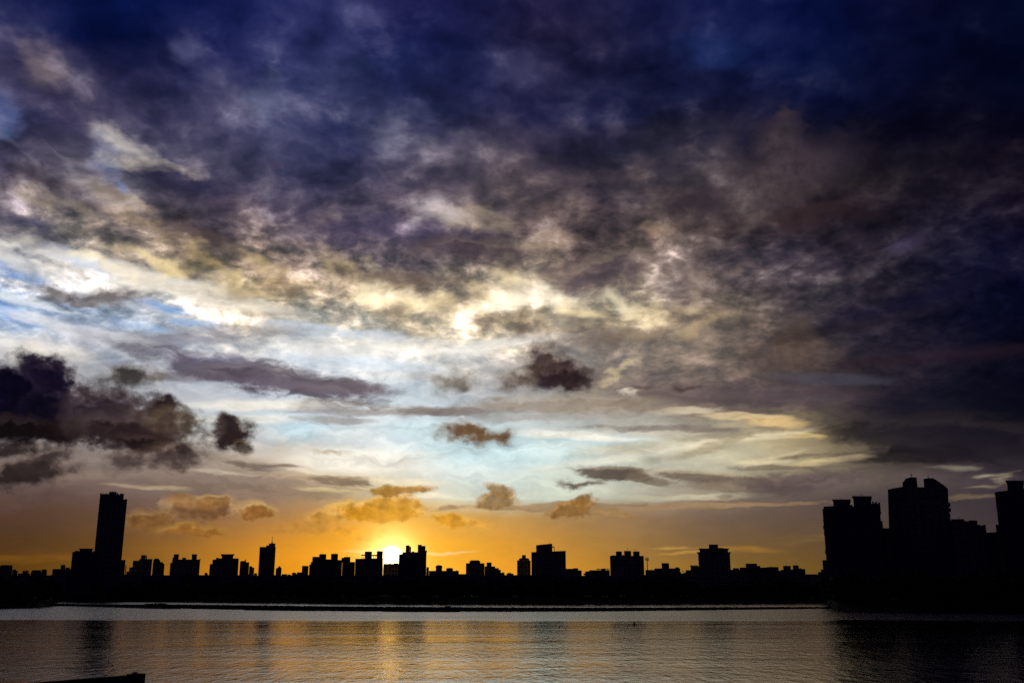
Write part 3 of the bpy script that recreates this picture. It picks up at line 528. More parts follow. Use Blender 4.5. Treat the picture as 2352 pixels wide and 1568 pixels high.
class Building:
    def __init__(s, name, label, cat, R, px, py=1290, group=None, mat='facade_a', depth=16):
        s.R, s.a, s.mat, s.depth = R, azr(px, py), mat, depth
        s.root = empty(name, (R*math.sin(s.a), R*math.cos(s.a), GZ), -s.a)
        tag(s.root, label, cat, group)
    def xz(s, px, py, yo=0.0):
        R = s.R + yo; da = azr(px, py) - s.a
        return R*math.tan(da), CAM_H + R/math.cos(da)*slope(px, py) - GZ
    def add(s, part, x0, x1, yt, yb=None, mat=None, shape='box', yo=0.0, depth=None, k=0.12, yt2=None, label=None):
        """a piece by its left, right, top and bottom as seen from the far bank"""
        d = depth or s.depth; mt = mat or (s.mat if part in ('body', 'wing') else 'concrete')
        X0, Z1 = s.xz(x0, yt, yo); X1, Z1b = s.xz(x1, yt2 or yt, yo)
        Z0 = -GZ if yb is None else s.xz((x0+x1)/2, yb, yo)[1] - 0.02
        if yb is None: Z0 = -1.0
        if shape == 'box':
            v, f = prism([(X0, Z0), (X1, Z0), (X1, Z1b), (X0, Z1)], yo, yo+d)
        elif shape == 'flare':
            w = (X1-X0)*k; zm = Z0 + (Z1-Z0)*0.62
            v, f = prism([(X0+w, Z0), (X1-w, Z0), (X1-w, zm), (X1, Z1b-(Z1-Z0)*0.12), (X1, Z1b), (X0, Z1), (X0, Z1-(Z1-Z0)*0.12), (X0+w, zm)], yo, yo+d)
        elif shape == 'tank':
            r = (X1-X0)/2; v, f = lathe((X0+X1)/2, yo+r+0.5, [(r*0.92, Z0), (r*0.92, Z0+(Z1-Z0)*.7), (r, Z0+(Z1-Z0)*.72), (r, Z1-(Z1-Z0)*.12), (r*0.85, Z1)])
        elif shape == 'dome':
            r = (X1-X0)/2; h = Z1-Z0
            v, f = lathe((X0+X1)/2, yo+r+0.5, [(r*.88, Z0), (r*.88, Z0+h*.6), (r, Z0+h*.62), (r*.96, Z0+h*.75), (r*.8, Z0+h*.88), (r*.5, Z0+h*.97), (r*.1, Z1)])
        o = mesh_obj(part, v, f, mt, s.root)
        if label: o['label'] = label
        return o
    def poly(s, part, pts, mat=None, yo=0.0, depth=None):
        P = [s.xz(x, y, yo) if y is not None else (s.xz(x, 1300, yo)[0], -1.0) for x, y in pts]
        v, f = prism(P, yo, yo + (depth or s.depth))
        return mesh_obj(part, v, f, mat or (s.mat if part in ('body', 'wing') else 'concrete'), s.root)
    def mast(s, px, yt, yb, w=0.16, part='antenna', bars=0, yo=4.0):
        X, Z1 = s.xz(px, yt, yo); _, Z0 = s.xz(px, yb, yo)
        v, f = box(X-w/2, X+w/2, yo, yo+w, Z0-0.3, Z1)
        for b in range(bars):
            z = Z0 + (Z1-Z0)*(0.95-0.18*b); n = len(v)
            v2, f2 = box(X-0.7+0.1*b, X+0.7-0.1*b, yo, yo+w*0.7, z-w/2.5, z+w/2.5)
            v += v2; f += [[i+n for i in q] for q in f2]
        return mesh_obj(part, v, f, 'steel', s.root)
    def clutter(s, x0, x1, y, n=3, hmax=2.2, seed=0):
        """small plant and stair heads along a roof edge"""
        r = random.Random(seed + int(x0))
        for _ in range(n):
            c = r.uniform(x0+2, x1-2); w = r.uniform(1.2, 3.2)
            s.add('roof_box', c-w, c+w, y - r.uniform(0.6, hmax), y, yo=r.uniform(1, 5), depth=3)

# ------------------------------------------------------------------ water, ground, banks
S_ = 9000
tag(mesh_obj('water', [(-S_, -60, 0), (S_, -60, 0), (S_, S_, 0), (-S_, S_, 0)], [[0, 1, 2, 3]], wm), 'rippled river reflecting the evening sky', None, None, 'structure')
tag(mesh_obj('riverbed', [(-S_, -S_, -3), (S_, -S_, -3), (S_, S_*1.2, -3), (-S_, S_*1.2, -3)], [[0, 1, 2, 3]], 'mud'), None, None, None, 'structure')
shore = [(-1500,1402),(-900,1400),(-400,1398),(-50,1396.5),(40,1396),(88,1395),(106,1393),(112,1389.6),(118,1386),(124,1383),(132,1381),(145,1380.6),(250,1381),(408,1382),(600,1384.2),(816,1386.6),(1000,1387.8),(1176,1388.4),
         (1360,1388.2),(1500,1387.8),(1700,1386.6),(1860,1385.2),(1893,1386),(1903,1390),(1909,1397),(1925,1403),(1990,1405),(2100,1406),(2352,1408),(2700,1412),(3300,1420)]
pts = []
for (x0, y0), (x1, y1) in zip(shore, shore[1:]):
    n = max(1, int(abs(x1-x0)/12))
    for i in range(n): pts.append((x0+(x1-x0)*i/n, y0+(y1-y0)*i/n))
pts.append(shore[-1])
rv, rf = [], []
rr = random.Random(3); prev = 0
for x, y in pts:
    p = on_water(x, y); u = Vector((p.x, p.y, 0)).normalized()
    prev = prev*0.6 + rr.uniform(-1.2, 1.2)
    for off, z in ((-3, -0.6), (0 + prev*1.2, 0.05), (4 + prev, 0.7 + prev*0.12), (14, 1.1), (26, 3.9), (34, 4.0)):
        q = p + u*off; rv.append((q.x, q.y, z))
    q = u*S_*1.1; rv.append((q.x, q.y, 4.0))
for i in range(len(pts)-1):
    for k in range(6):
        a = i*7+k; rf.append([a, a+7, a+8, a+1])
tag(mesh_obj('far_bank', rv, rf, 'ground'), None, None, None, 'structure')
# the bank the camera stands on, just below the frame
tag(mesh_obj('near_bank', [(-400, 6, -0.5), (400, 6, -0.5), (400, -2, 4.3), (-400, -2, 4.3), (400, -S_, 4.4), (-400, -S_, 4.4)], [[0,1,2,3],[3,2,4,5]], 'ground'), None, None, None, 'structure')

# ------------------------------------------------------------------ skyline buildings, left to right
G_LOW, G_MID, G_TOWER = 'low blocks along the far skyline', 'mid-rise blocks on the far skyline', 'high towers above the skyline'
b = Building('apartment_block', 'low black block with a stepped right shoulder at the left picture edge', 'building', 760, 15, mat='facade_b')
b.add('body', -6, 29, 1301); b.add('penthouse', 1, 28.5, 1297, 1301.2, yo=1, depth=10); b.add('wing', 29.1, 37, 1307); b.add('wing', 37.1, 41, 1309.5)
b = Building('apartment_block', 'small black rooftop box, first one right of the stepped block at the left edge', 'building', 770, 59, mat='facade_a')
b.add('body', 41.5, 69, 1316.2); b.add('stair_head', 52, 66, 1309.8, 1316.4, yo=1, depth=8); b.mast(56, 1303, 1310)
b = Building('apartment_block', 'low flat black block with a taller box on its right end, before the notch', 'building', 765, 89, mat='facade_c')
b.add('body', 71, 108, 1312.5); b.add('penthouse', 73.5, 95, 1308.6, 1312.7, yo=1, depth=9); b.add('stair_head', 96.5, 108, 1306.8, 1312.7, yo=1, depth=9)
b = Building('apartment_block', 'low black block with one square box on top, left of the wide podium block', 'building', 755, 142, mat='facade_b')
b.add('body', 121, 164, 1305.8); b.add('stair_head', 140, 150.5, 1296.3, 1306, yo=1, depth=8); b.add('stair_head', 150.6, 160.5, 1302.3, 1306, yo=2, depth=8)
b = Building('apartment_block', 'wide black block with broad flat roof hall, leaning against the left of the tallest tower', 'building', 735, 192, 1270, mat='facade_c', depth=22)
b.add('body', 166.5, 219, 1266.5); b.add('parapet', 172, 182, 1264.2, 1266.7, yo=.5, depth=10); b.add('penthouse', 182, 214, 1258.8, 1266.7, yo=1, depth=12, shape='flare', k=.04); b.add('roof_slab', 214.5, 219, 1265, 1266.7, yo=1)
b = Building('high_rise_tower', 'tallest slim black tower on the left, with a notched crown and lower right wing', 'tower', 740, 258, 1150, mat='facade_b', depth=26)
b.add('body', 230, 284.6, 1135.2); b.add('crown', 230.2, 233.5, 1131.6, 1135.4, yo=.2, depth=20); b.add('crown', 233.6, 250, 1133.4, 1135.4, yo=.4, depth=20)
b.add('penthouse', 251, 268, 1128.7, 1135.4, yo=2, depth=14); b.add('stair_head', 268.1, 272, 1131.5, 1135.4, yo=2, depth=8); b.add('crown', 275.5, 284.5, 1133, 1135.4, yo=.4, depth=20)
b.add('wing', 281.5, 292.4, 1146.8, yt2=1145.4, yo=2, depth=18); b.mast(259, 1125.5, 1129); b.mast(279, 1129.5, 1133)
b = Building('apartment_block', 'narrow stepped black block tucked against the right foot of the tallest tower', 'building', 730, 283, mat='facade_a')
b.add('body', 276, 288.5, 1285.2); b.add('wing', 288.6, 290.6, 1296.2); b.add('wing', 290.7, 297, 1311.5)
b = Building('apartment_block', 'stepped black block with a single square tank box, right of the tallest tower', 'building', 770, 325, mat='facade_b')
b.add('body', 319.6, 350, 1282.9); b.add('wing', 305.5, 319.5, 1286.6); b.add('wing', 297.1, 305.4, 1301.8); b.add('stair_head', 324.4, 335, 1274, 1283.1, yo=1, depth=8); b.add('stair_head', 335.3, 338, 1275.5, 1283.1, yo=3, depth=4); b.add('parapet', 320.5, 324, 1284.6, 1286.8, yo=.3, depth=8)
b = Building('apartment_block', 'narrow round-shouldered black block beside a thin slit of light', 'building', 775, 364, mat='facade_c')
b.poly('body', [(351.2,None),(351.2,1292),(353.2,1283.6),(357,1281.8),(364,1282),(367.4,1286),(368,1289.5),(374,1290.2),(374.6,1293.4),(378,1293.8),(378,None)]); b.mast(357.5, 1278, 1282)
b = Building('apartment_block', 'black block with round tanks at both roof ends and a small one between', 'building', 760, 428, mat='facade_a')
b.add('body', 395.8, 460, 1284); b.add('wing', 391.2, 395.7, 1291.5); b.add('penthouse', 396.5, 399, 1279.5, 1284.2, yo=1, depth=8); b.add('water_tank', 399, 411.6, 1271.7, 1284.2, shape='tank', yo=1); b.add('water_tank', 417.8, 428.4, 1279.6, 1284.2, shape='dome', yo=1); b.add('water_tank', 440.6, 453.2, 1271.7, 1284.2, shape='tank', yo=1); b.add('parapet', 458, 461, 1283.2, 1285, yo=-.3, depth=10)
b = Building('apartment_block', 'broad stepped black block under a wide flared rooftop hall', 'building', 750, 520, mat='facade_b', depth=24)
b.add('body', 495.6, 548.4, 1281.4, depth=20); b.add('wing', 488.2, 495.5, 1284.2); b.add('wing', 481.8, 488.1, 1294.6); b.add('penthouse', 506.8, 539, 1271.8, 1281.6, shape='flare', k=.09, yo=1, depth=12)
b.add('wing', 541, 548.5, 1285.8, yo=-1); b.clutter(497, 506, 1281.5, 2, 1.5)
b = Building('apartment_block', 'black terraced block stepping down to the right, small antenna on top', 'building', 745, 568, mat='facade_c')
b.add('body', 551.4, 572.6, 1290.4); b.add('penthouse', 551.8, 565, 1288, 1290.6, yo=.5, depth=8, yt2=1286.8); b.add('wing', 572.7, 579.5, 1299.6); b.add('wing', 579.6, 584.2, 1302.4); b.add('stair_head', 563, 565.5, 1284, 1290.6, yo=1, depth=3); b.add('wing', 584.3, 590.5, 1315.4)
b = Building('high_rise_tower', 'slim black tower with stepped roof and tall mast, left of the sun', 'tower', 750, 615, 1270, mat='facade_b', depth=20)
b.add('body', 596.6, 633.4, 1255.2); b.add('stair_head', 611.5, 617.4, 1251.6, 1255.4, yo=1, depth=8); b.add('penthouse', 617.6, 632.6, 1247.2, 1255.4, yo=1, depth=12); b.mast(625.8, 1231, 1247.5, .3); b.mast(625, 1243.5, 1247.5, 1.1, 'mast_base')
b = Building('apartment_block', 'small black block with a sloping roof against the slim mast tower', 'building', 740, 639, mat='facade_a')
b.poly('body', [(633.6,None),(633.6,1304.8),(638,1303),(641.4,1299.2),(644,1299.4),(644.6,1302.5),(646.8,1303.6),(646.8,None)]); b.add('wing', 646.9, 659.4, 1317.6)
b = Building('apartment_block', 'small square black block at the foot of the long terrace left of the sun', 'building', 755, 701, mat='facade_b')
b.add('body', 693.8, 708.8, 1298.6); b.add('wing', 682, 693.7, 1313.4)
b = Building('apartment_block', 'long black terrace climbing in steps to two square tank boxes left of the sun', 'building', 760, 748, mat='facade_c', depth=22)
b.add('body', 717.4, 786, 1281.6, yt2=1285.4); b.add('wing', 710.6, 714, 1295.2); b.add('wing', 714.1, 717.3, 1289.6); b.add('stair_head', 717.8, 733.4, 1277.8, 1283, yo=.5, depth=12)
b.add('water_tank', 733.5, 749.6, 1271.6, 1283.4, yo=1, depth=10, mat='concrete'); b.add('water_tank', 760.6, 776.6, 1270.9, 1285, yo=1, depth=10); b.mast(740, 1268.6, 1272); b.mast(770, 1267.5, 1271)
b = Building('apartment_block', 'flat black block with a stepped roof box, between the long terrace and the roof frame', 'building', 765, 795, mat='facade_a')
b.add('body', 786.2, 815.6, 1289.6); b.add('penthouse', 784.6, 804.8, 1280, 1289.8, yo=1, depth=12); b.add('stair_head', 790, 804.6, 1278.2, 1280.2, yo=2, depth=8); b.mast(797, 1273.5, 1278.5)
b = Building('apartment_block', "black block with open roof frame and two square boxes at the sun's left rim", 'building', 750, 848, mat='facade_b', depth=20)
b.add('body', 816.2, 880.2, 1282.4, yt2=1281); b.add('penthouse', 838, 854.6, 1265.6, 1282.4, yo=1, depth=10); b.add('penthouse', 865.6, 880, 1264.6, 1282.4, yo=1, depth=10)
b.add('roof_beam', 829.8, 838, 1273, 1274.4, yo=1, depth=8, mat='steel'); b.add('roof_post', 831, 832.2, 1274.4, 1282.4, yo=1, depth=1, mat='steel'); b.add('roof_post', 834.6, 835.6, 1274.4, 1282.4, yo=1, depth=1, mat='steel')
b.add('roof_beam', 854.7, 865.5, 1273.2, 1275.4, yo=1, depth=8, mat='steel'); b.add('roof_post', 857.6, 858.6, 1275.4, 1282.4, yo=1, depth=1, mat='steel'); b.add('roof_post', 862.4, 863.4, 1275.4, 1282.4, yo=1, depth=1, mat='steel'); b.mast(847, 1261, 1266); b.mast(872, 1261.5, 1265)
b = Building('apartment_block', 'low black block right under the sun, in the gap between two taller ones', 'building', 800, 899, mat='facade_a')
b.add('body', 880.4, 915.8, 1293.5); b.clutter(882, 914, 1293.6, 3, 2)
b = Building('high_rise_tower', 'black block with two pairs of narrow rooftop towers at the right rim of the sun', 'tower', 755, 950, 1275, mat='facade_c', depth=22)
b.add('body', 924, 979.8, 1267.2); b.add('wing', 916, 923.9, 1271.4); b.add('penthouse', 932, 941, 1251.4, 1267.4, yo=1, depth=10); b.add('penthouse', 941.1, 944.4, 1254.6, 1267.4, yo=1, depth=10); b.add('stair_head', 946, 951.6, 1265.4, 1267.4, yo=1, depth=6)
b.add('penthouse', 959.8, 968.8, 1250, 1267.4, yo=1, depth=10); b.add('penthouse', 968.9, 977.4, 1252.8, 1267.4, yo=1, depth=10); b.add('parapet', 977.5, 980.6, 1263, 1267.4, yo=0, depth=8); b.add('wing', 979.9, 985.2, 1301.6)
b = Building('apartment_block', 'long low black roof carrying two domed water tanks, right of the sun', 'building', 735, 1018, mat='facade_b')
b.add('body', 985.3, 1054, 1310, depth=20); b.add('water_tank', 1000, 1016.6, 1296.6, 1310.2, shape='dome', yo=1); b.add('water_tank', 1024, 1041.4, 1303.2, 1310.2, shape='dome', yo=1); b.add('wing', 1054.1, 1070, 1317.4); b.mast(1049, 1308.5, 1310.4, .8, 'vent')
b = Building('apartment_block', 'black block with a raised flat-topped middle, right of the domed tanks', 'building', 760, 1092, mat='facade_a')
b.add('body', 1070.2, 1112.8, 1292.6); b.add('penthouse', 1078.4, 1103.2, 1287.4, 1292.8, yo=.5, depth=12); b.add('roof_slab', 1081, 1100.6, 1285.8, 1287.6, yo=1, depth=10)
b = Building('apartment_block', 'small black block with one square tank and steps falling away to the right', 'building', 750, 1130, mat='facade_c')
b.add('body', 1113, 1137.4, 1299.8); b.add('water_tank', 1117.6, 1129, 1290.8, 1300, yo=1, depth=8); b.add('wing', 1137.5, 1145.8, 1303.8); b.add('wing', 1145.9, 1150.4, 1307.8); b.add('wing', 1150.5, 1159, 1314.4); b.mast(1155, 1312, 1315, .6, 'vent')
b = Building('apartment_block', 'lowest flat black house roof between the stepped block and the thin shouldered tower', 'building', 740, 1172, mat='facade_b')
b.add('body', 1163.5, 1179.4, 1316.4); b.add('stair_head', 1166, 1174, 1314.6, 1316.6, yo=1, depth=6)
b = Building('high_rise_tower', 'thin black tower with chamfered shoulders and one square tank', 'tower', 790, 1203, mat='facade_a')
b.poly('body', [(1187.6,None),(1187.6,1286.2),(1192,1285.6),(1192.2,1281.8),(1196,1280.8),(1211.5,1280.8),(1215,1281.8),(1215.6,1285.8),(1218.8,1286.8),(1218.8,None)]); b.add('water_tank', 1198.8, 1207.8, 1273.8, 1281, yo=1, depth=8)
b = Building('high_rise_tower', 'wide black slab tower with a slanted roof hall and small open frame, near the middle', 'tower', 745, 1260, 1290, mat='facade_b', depth=24)
b.add('body', 1220.4, 1299.4, 1267.2, yt2=1264.2); b.add('penthouse', 1231.4, 1268.4, 1251.2, 1267.2, yt2=1247.4, yo=1, depth=14)
b.add('roof_beam', 1268.5, 1273.6, 1254.2, 1255.8, yo=1, depth=6, mat='steel'); b.add('roof_post', 1272.4, 1273.6, 1255.8, 1266.2, yo=1, depth=1, mat='steel'); b.mast(1243, 1246, 1251); b.mast(1262, 1243, 1248)
b = Building('apartment_block', 'low black block in the right shadow of the wide slab tower', 'building', 755, 1316, mat='facade_c')
b.add('body', 1299.6, 1328.2, 1305.2); b.add('roof_slab', 1317, 1328, 1304, 1305.4, yo=1, depth=8); b.add('wing', 1328.3, 1336, 1308.8)
b = Building('apartment_block', 'low black block with a cluttered roof of frames, left of the three-tank block', 'building', 760, 1372, mat='facade_a')
b.add('body', 1353.2, 1400.4, 1308.6); b.add('wing', 1344, 1353.1, 1311.2); b.add('roof_slab', 1370, 1400, 1305.4, 1306.6, yo=1, depth=8); [b.add('roof_post', x, x+1.2, 1306.6, 1308.8, yo=1, depth=1, mat='steel') for x in (1371, 1376.5, 1381, 1388, 1395)]; b.add('stair_head', 1382, 1391, 1304.8, 1308.8, yo=3, depth=6); b.mast(1373, 1303.4, 1306)
b = Building('apartment_block', 'square black block with three separate square tanks in a row on its roof', 'building', 760, 1440, mat='facade_b', depth=22)
b.add('body', 1400.8, 1478.6, 1275.6); b.add('water_tank', 1414.5, 1428.2, 1265.5, 1275.8, yo=1, depth=9); b.add('water_tank', 1433.4, 1449.6, 1264.4, 1275.8, yo=1, depth=9); b.add('water_tank', 1454, 1468.8, 1265.5, 1275.8, yo=1, depth=9)
b.add('parapet', 1405, 1414, 1274.4, 1275.8, yo=.3, depth=8); b.add('parapet', 1429, 1433, 1273.4, 1275.8, yo=2, depth=6); b.mast(1421.5, 1261.4, 1266); b.mast(1441.5, 1258.6, 1265, .16, bars=2); b.mast(1459.5, 1260.8, 1266, .16, bars=1)
b = Building('apartment_block', 'long low black block with a square box in the middle, right of the phone mast', 'building', 745, 1530, mat='facade_c')
b.add('body', 1503, 1562, 1304.4); b.add('wing', 1482.4, 1502.9, 1308); b.add('stair_head', 1519.6, 1536.6, 1292.4, 1304.6, yo=1, depth=10); b.add('stair_head', 1551, 1560, 1302, 1304.6, yo=1, depth=8); b.add('wing', 1562.1, 1564.4, 1312.6)
b = Building('apartment_block', 'low black house with a flat raised end, against the left of the winged-roof block', 'building', 755, 1595, mat='facade_a')
b.add('body', 1575, 1590, 1308.6); b.add('wing', 1586, 1606, 1300, yo=1); b.add('roof_slab', 1584.6, 1603.6, 1297.4, 1299.2, yo=1, depth=8); b.add('roof_post', 1586, 1587.2, 1299.2, 1308.8, yo=1, depth=1, mat='steel'); b.clutter(1566, 1576, 1312, 1, 1)
b.poly('garden_wall', [(1564.6,None),(1564.6,1316.4),(1569,1315.4),(1575,1313.4),(1575,None)])
b = Building('apartment_block', 'square black block with two winged eaves and one box on top, near the right towers', 'building', 750, 1641, mat='facade_b', depth=22)
b.add('body', 1603.4, 1676.4, 1268.4); b.add('eave', 1600.6, 1678.6, 1267, 1268.4, yo=-.6, depth=20); b.add('penthouse', 1606.8, 1672, 1259.6, 1267.2, yo=.6, depth=18); b.add('eave', 1605, 1674.4, 1258.6, 1259.8, yo=0, depth=18); b.add('stair_head', 1628, 1649.2, 1249.6, 1258.8, yo=2, depth=10); b.add('parapet', 1650, 1662, 1257.4, 1258.8, yo=2, depth=8)
b = Building('apartment_block', 'long low black block with a flat raised hall, right of the winged-roof block', 'building', 755, 1735, mat='facade_c')
b.add('body', 1698.6, 1788, 1302.4); b.add('wing', 1678, 1698.5, 1307.6); b.add('roof_slab', 1683.4, 1697, 1303.8, 1307.8, yo=1, depth=6); b.add('penthouse', 1712.6, 1738.6, 1293.4, 1302.6, yo=1, depth=12); b.add('parapet', 1738.7, 1746, 1298.6, 1302.6, yo=1, depth=8); b.add('parapet', 1762, 1787, 1301.2, 1302.6, yo=.4, depth=8); b.mast(1709, 1296, 1302.5); b.mast(1771, 1299, 1302.5, .5, 'vent')
b = Building('apartment_block', 'low black block with two square boxes and antennas, last before the right towers', 'building', 760, 1822, mat='facade_b')
b.add('body', 1793.4, 1849.4, 1307.6, yt2=1305.8); b.add('wing', 1788.2, 1793.3, 1309.8); b.add('stair_head', 1798.7, 1816, 1298.6, 1307.2, yo=1, depth=9); b.add('stair_head', 1820.8, 1834.2, 1297.4, 1307, yo=1, depth=9); b.add('parapet', 1834.3, 1842, 1304.4, 1307, yo=1, depth=6); b.mast(1805.4, 1291.4, 1299, .2); b.mast(1828.6, 1291.8, 1298, .16, bars=2)
b = Building('apartment_block', 'lowest flat black roof just left of the right hand towers', 'building', 745, 1868, mat='facade_a')
b.add('body', 1849.6, 1877.8, 1318); b.add('wing', 1877.9, 1895, 1314); b.add('stair_head', 1881, 1888, 1312.4, 1314.2, yo=1, depth=6)

# phone mast
p = Building('phone_mast', 'thin phone mast with a cylindrical antenna head between two black blocks', 'mast', 770, 1486.4, 1300)
p.mast(1486.4, 1282, 1312, 0.55, 'pole', yo=0); x, z1 = p.xz(1486.2, 1279.6); x, z0 = p.xz(1486.2, 1287)
for dxx, dyy in ((-0.9, 0), (0.9, 0), (0, 0.9)):
    mesh_obj('antenna_panel', *box(x+dxx-0.28, x+dxx+0.28, dyy-0.1, dyy+0.1, z0, z1), 'steel', p.root)
mesh_obj('antenna_ring', *lathe(x, 0.3, [(1.0, z0+0.5), (1.05, z0+0.7), (0.9, z0+0.8)], 12), 'steel', p.root)
mesh_obj('lightning_rod', *box(x-0.06, x+0.06, 0, 0.12, z1-0.5, z1+1.2), 'steel', p.root)

# ------------------------------------------------------------------ the nearer towers on the right
R1 = 480
b = Building('high_rise_tower', 'big black tower with two flared roof halls and toothed parapets, first at the right', 'tower', R1, 1958, 1200, mat='facade_c', depth=26)
b.add('body', 1891.4, 2020.4, 1162.5, depth=24)
b.add('penthouse', 1911, 1953.4, 1146.2, 1162.6, shape='flare', k=.05, yo=3, depth=14); b.add('penthouse', 1957, 2002.2, 1138.6, 1162.6, shape='flare', k=.05, yo=2, depth=16); b.add('roof_slab', 1952, 1958, 1158.6, 1162.6, yo=4, depth=10)
for i, (x, w, y) in enumerate(((1889, 4, 1168.2), (1895, 4, 1162.7), (1902, 4.2, 1161.6), (1909.4, 3, 1160.6), (2003, 3.4, 1151.2), (2007.6, 2.6, 1153.6), (2010.6, 3.8, 1151.6), (2017, 4.4, 1153.4))):
    b.add('pilaster', x, x+w, y, 1285 if x < 1890 else 1180, yo=-0.6, depth=2)
for x0_, x1_, y_ in ((1893, 1909, 1166.4), (1998, 2018, 1156.2)): b.add('parapet', x0_, x1_, y_, 1163, yo=-.2, depth=1)
for yb_, w_ in ((1178, .8), (1192, .8), (1206, 1.6), (1220, .8), (1262, .6)):
    xs = 1889.8 + (yb_-1168)*0.06; b.add('balcony', xs - w_, xs + 3, yb_, yb_ + 9, yo=0.4, depth=5)
b.add('wing', 2020.6, 2027, 1196, yo=3); b.add('wing', 2027.1, 2042.6, 1212.2, yo=2); b.add('wing', 2042.7, 2050, 1229.6, yo=3); b.mast(1932, 1142.6, 1146.6); b.mast(1979.4, 1134.6, 1139.2, .16, bars=1)
b.add('podium', 1888.8, 1925, 1285.4, yo=-3); b.add('podium', 1885.5, 1890, 1307, yo=-4)
b = Building('high_rise_tower', 'highest black right-hand tower, round roof drum left and sloping roof right', 'tower', R1+20, 2110, 1180, mat='facade_b', depth=28)
b.poly('body', [(2039.4,None),(2039.2,1123.6),(2053,1120.4),(2071,1117.6),(2073.4,1116.2),(2106.6,1118.2),(2122,1118.2),(2140,1118.6),(2176.6,1120.6),(2177.6,1127),(2178.4,1150),(2180,1175),(2183,1192),(2196,1215),(2200,None)], depth=26)
b.poly('roof_drum', [(2073.4,1117.4),(2072.8,1106),(2076.2,1105.6),(2077,1102),(2080.6,1098.4),(2086,1096.6),(2093,1095.6),(2105.2,1095.8),(2107.6,1118.6)], yo=3, depth=16)
b.poly('penthouse', [(2122.8,1118.8),(2121.4,1099.2),(2131,1097.4),(2142.6,1097.4),(2149,1100.6),(2162,1109.6),(2173.6,1117.8),(2176.2,1120.8)], yo=1, depth=18)
for i, (y_, w_) in enumerate(((1154, 2), (1166, 3.4), (1178, 2.2), (1190, 3))): b.add('balcony', 2178, 2180.4+w_, y_, y_+7, yo=1, depth=6)
b.mast(2092.8, 1088.8, 1096, .3, bars=1); b.mast(2131.6, 1090.6, 1097.6, .3)
b = Building('apartment_block', 'lower black block stepping down between the highest tower and the edge tower', 'building', R1+10, 2226, 1210, mat='facade_a', depth=22)
b.add('body', 2184.4, 2244.6, 1196); b.add('penthouse', 2184.6, 2214.6, 1191.6, 1196.2, yo=.5, depth=14, yt2=1191.2); b.add('roof_slab', 2225, 2243.6, 1194.4, 1196.2, yo=1, depth=10); b.add('wing', 2244.8, 2264, 1206.4); b.add('stair_head', 2246, 2252, 1204.4, 1206.6, yo=1, depth=6); b.add('stair_head', 2257, 2263.6, 1204.2, 1206.6, yo=1, depth=6); b.mast(2202, 1187.4, 1191.6, .16, bars=1)
b.add('wing', 2264.1, 2314, 1222.6, yt2=1219.5, yo=2)
b = Building('high_rise_tower', 'black tower with a flared roof hall, cut off by the right picture edge', 'tower', R1, 2330, 1180, mat='facade_c', depth=26)
b.add('body', 2284.6, 2385, 1129.4, yt2=1117, depth=24); b.add('penthouse', 2309.4, 2351.4, 1103, 1124.4, shape='flare', k=.06, yo=2, depth=14); b.add('wing', 2286.6, 2300, 1204, yo=-2); b.mast(2329, 1099.6, 1103.6, .2)

# ------------------------------------------------------------------ low riverside houses that close the foot of the skyline
rr = random.Random(11)
ANCH = ['the stepped block at the left edge', 'the notch left of the podium block', 'the tallest tower', 'the single-tank block', 'the block with round tanks', 'the flared roof hall',
        'the slim mast tower', 'the tree slope left of the sun', 'the long terrace', 'the open roof frame', 'the sun', 'the domed tanks', 'the raised-middle block', 'the thin shouldered tower',
        'the wide slab tower', 'the cluttered roof', 'the three-tank block', 'the phone mast block', 'the winged-roof block', 'the raised hall block', 'the antenna block', 'the last low roof']
n_ = len(ANCH)
for i, a_ in enumerate(ANCH):
    x0_ = -20 + i*1915/n_; x1_ = x0_ + 1915/n_ + 1.5
    b = Building('riverside_house_row', 'low black row of riverside houses below ' + a_, 'houses', 716 + (i % 3)*4, (x0_+x1_)/2, 1320, 'low house rows at the foot of the skyline', ('facade_a', 'facade_b', 'facade_c')[i % 3], 12)
    t_ = rr.uniform(1319.2, 1321.4); b.add('body', x0_, x1_, t_)
    for k in range(2):
        c = rr.uniform(x0_+8, x1_-8); w = rr.uniform(2.5, 6); b.add('stair_head', c-w, c+w, t_-rr.uniform(.8, 2.4), t_+.2, yo=2, depth=5)
for i, (x0_, x1_) in enumerate(((1880, 2060), (2060, 2230), (2230, 2420))):
    b = Building('riverside_house_row', 'dark house row at the foot of ' + ('the twin-hall tower', 'the highest right tower', 'the edge tower')[i], 'houses', 462, (x0_+x1_)/2, 1320, 'low house rows at the foot of the right towers', 'facade_b', 10)
    b.add('body', x0_+6, x1_, 1330 - i*3)

# ------------------------------------------------------------------ trees
def clump_mesh(bm_v, bm_f, c, r, rng_):
    base = len(bm_v)
    t = (1+5**.5)/2
    ico = [(-1,t,0),(1,t,0),(-1,-t,0),(1,-t,0),(0,-1,t),(0,1,t),(0,-1,-t),(0,1,-t),(t,0,-1),(t,0,1),(-t,0,-1),(-t,0,1)]
    for q in ico:
        k = r/1.9*rng_.uniform(.7, 1.3); bm_v.append((c[0]+q[0]*k, c[1]+q[1]*k, c[2]+q[2]*k*.85))
    for q in ((0,11,5),(0,5,1),(0,1,7),(0,7,10),(0,10,11),(1,5,9),(5,11,4),(11,10,2),(10,7,6),(7,1,8),(3,9,4),(3,4,2),(3,2,6),(3,6,8),(3,8,9),(4,9,5),(2,4,11),(6,2,10),(8,6,7),(9,8,1)):
        bm_f.append([base+q[0], base+q[1], base+q[2]])
rr = random.Random(5)
tv, tf = [], []
x = -420.0
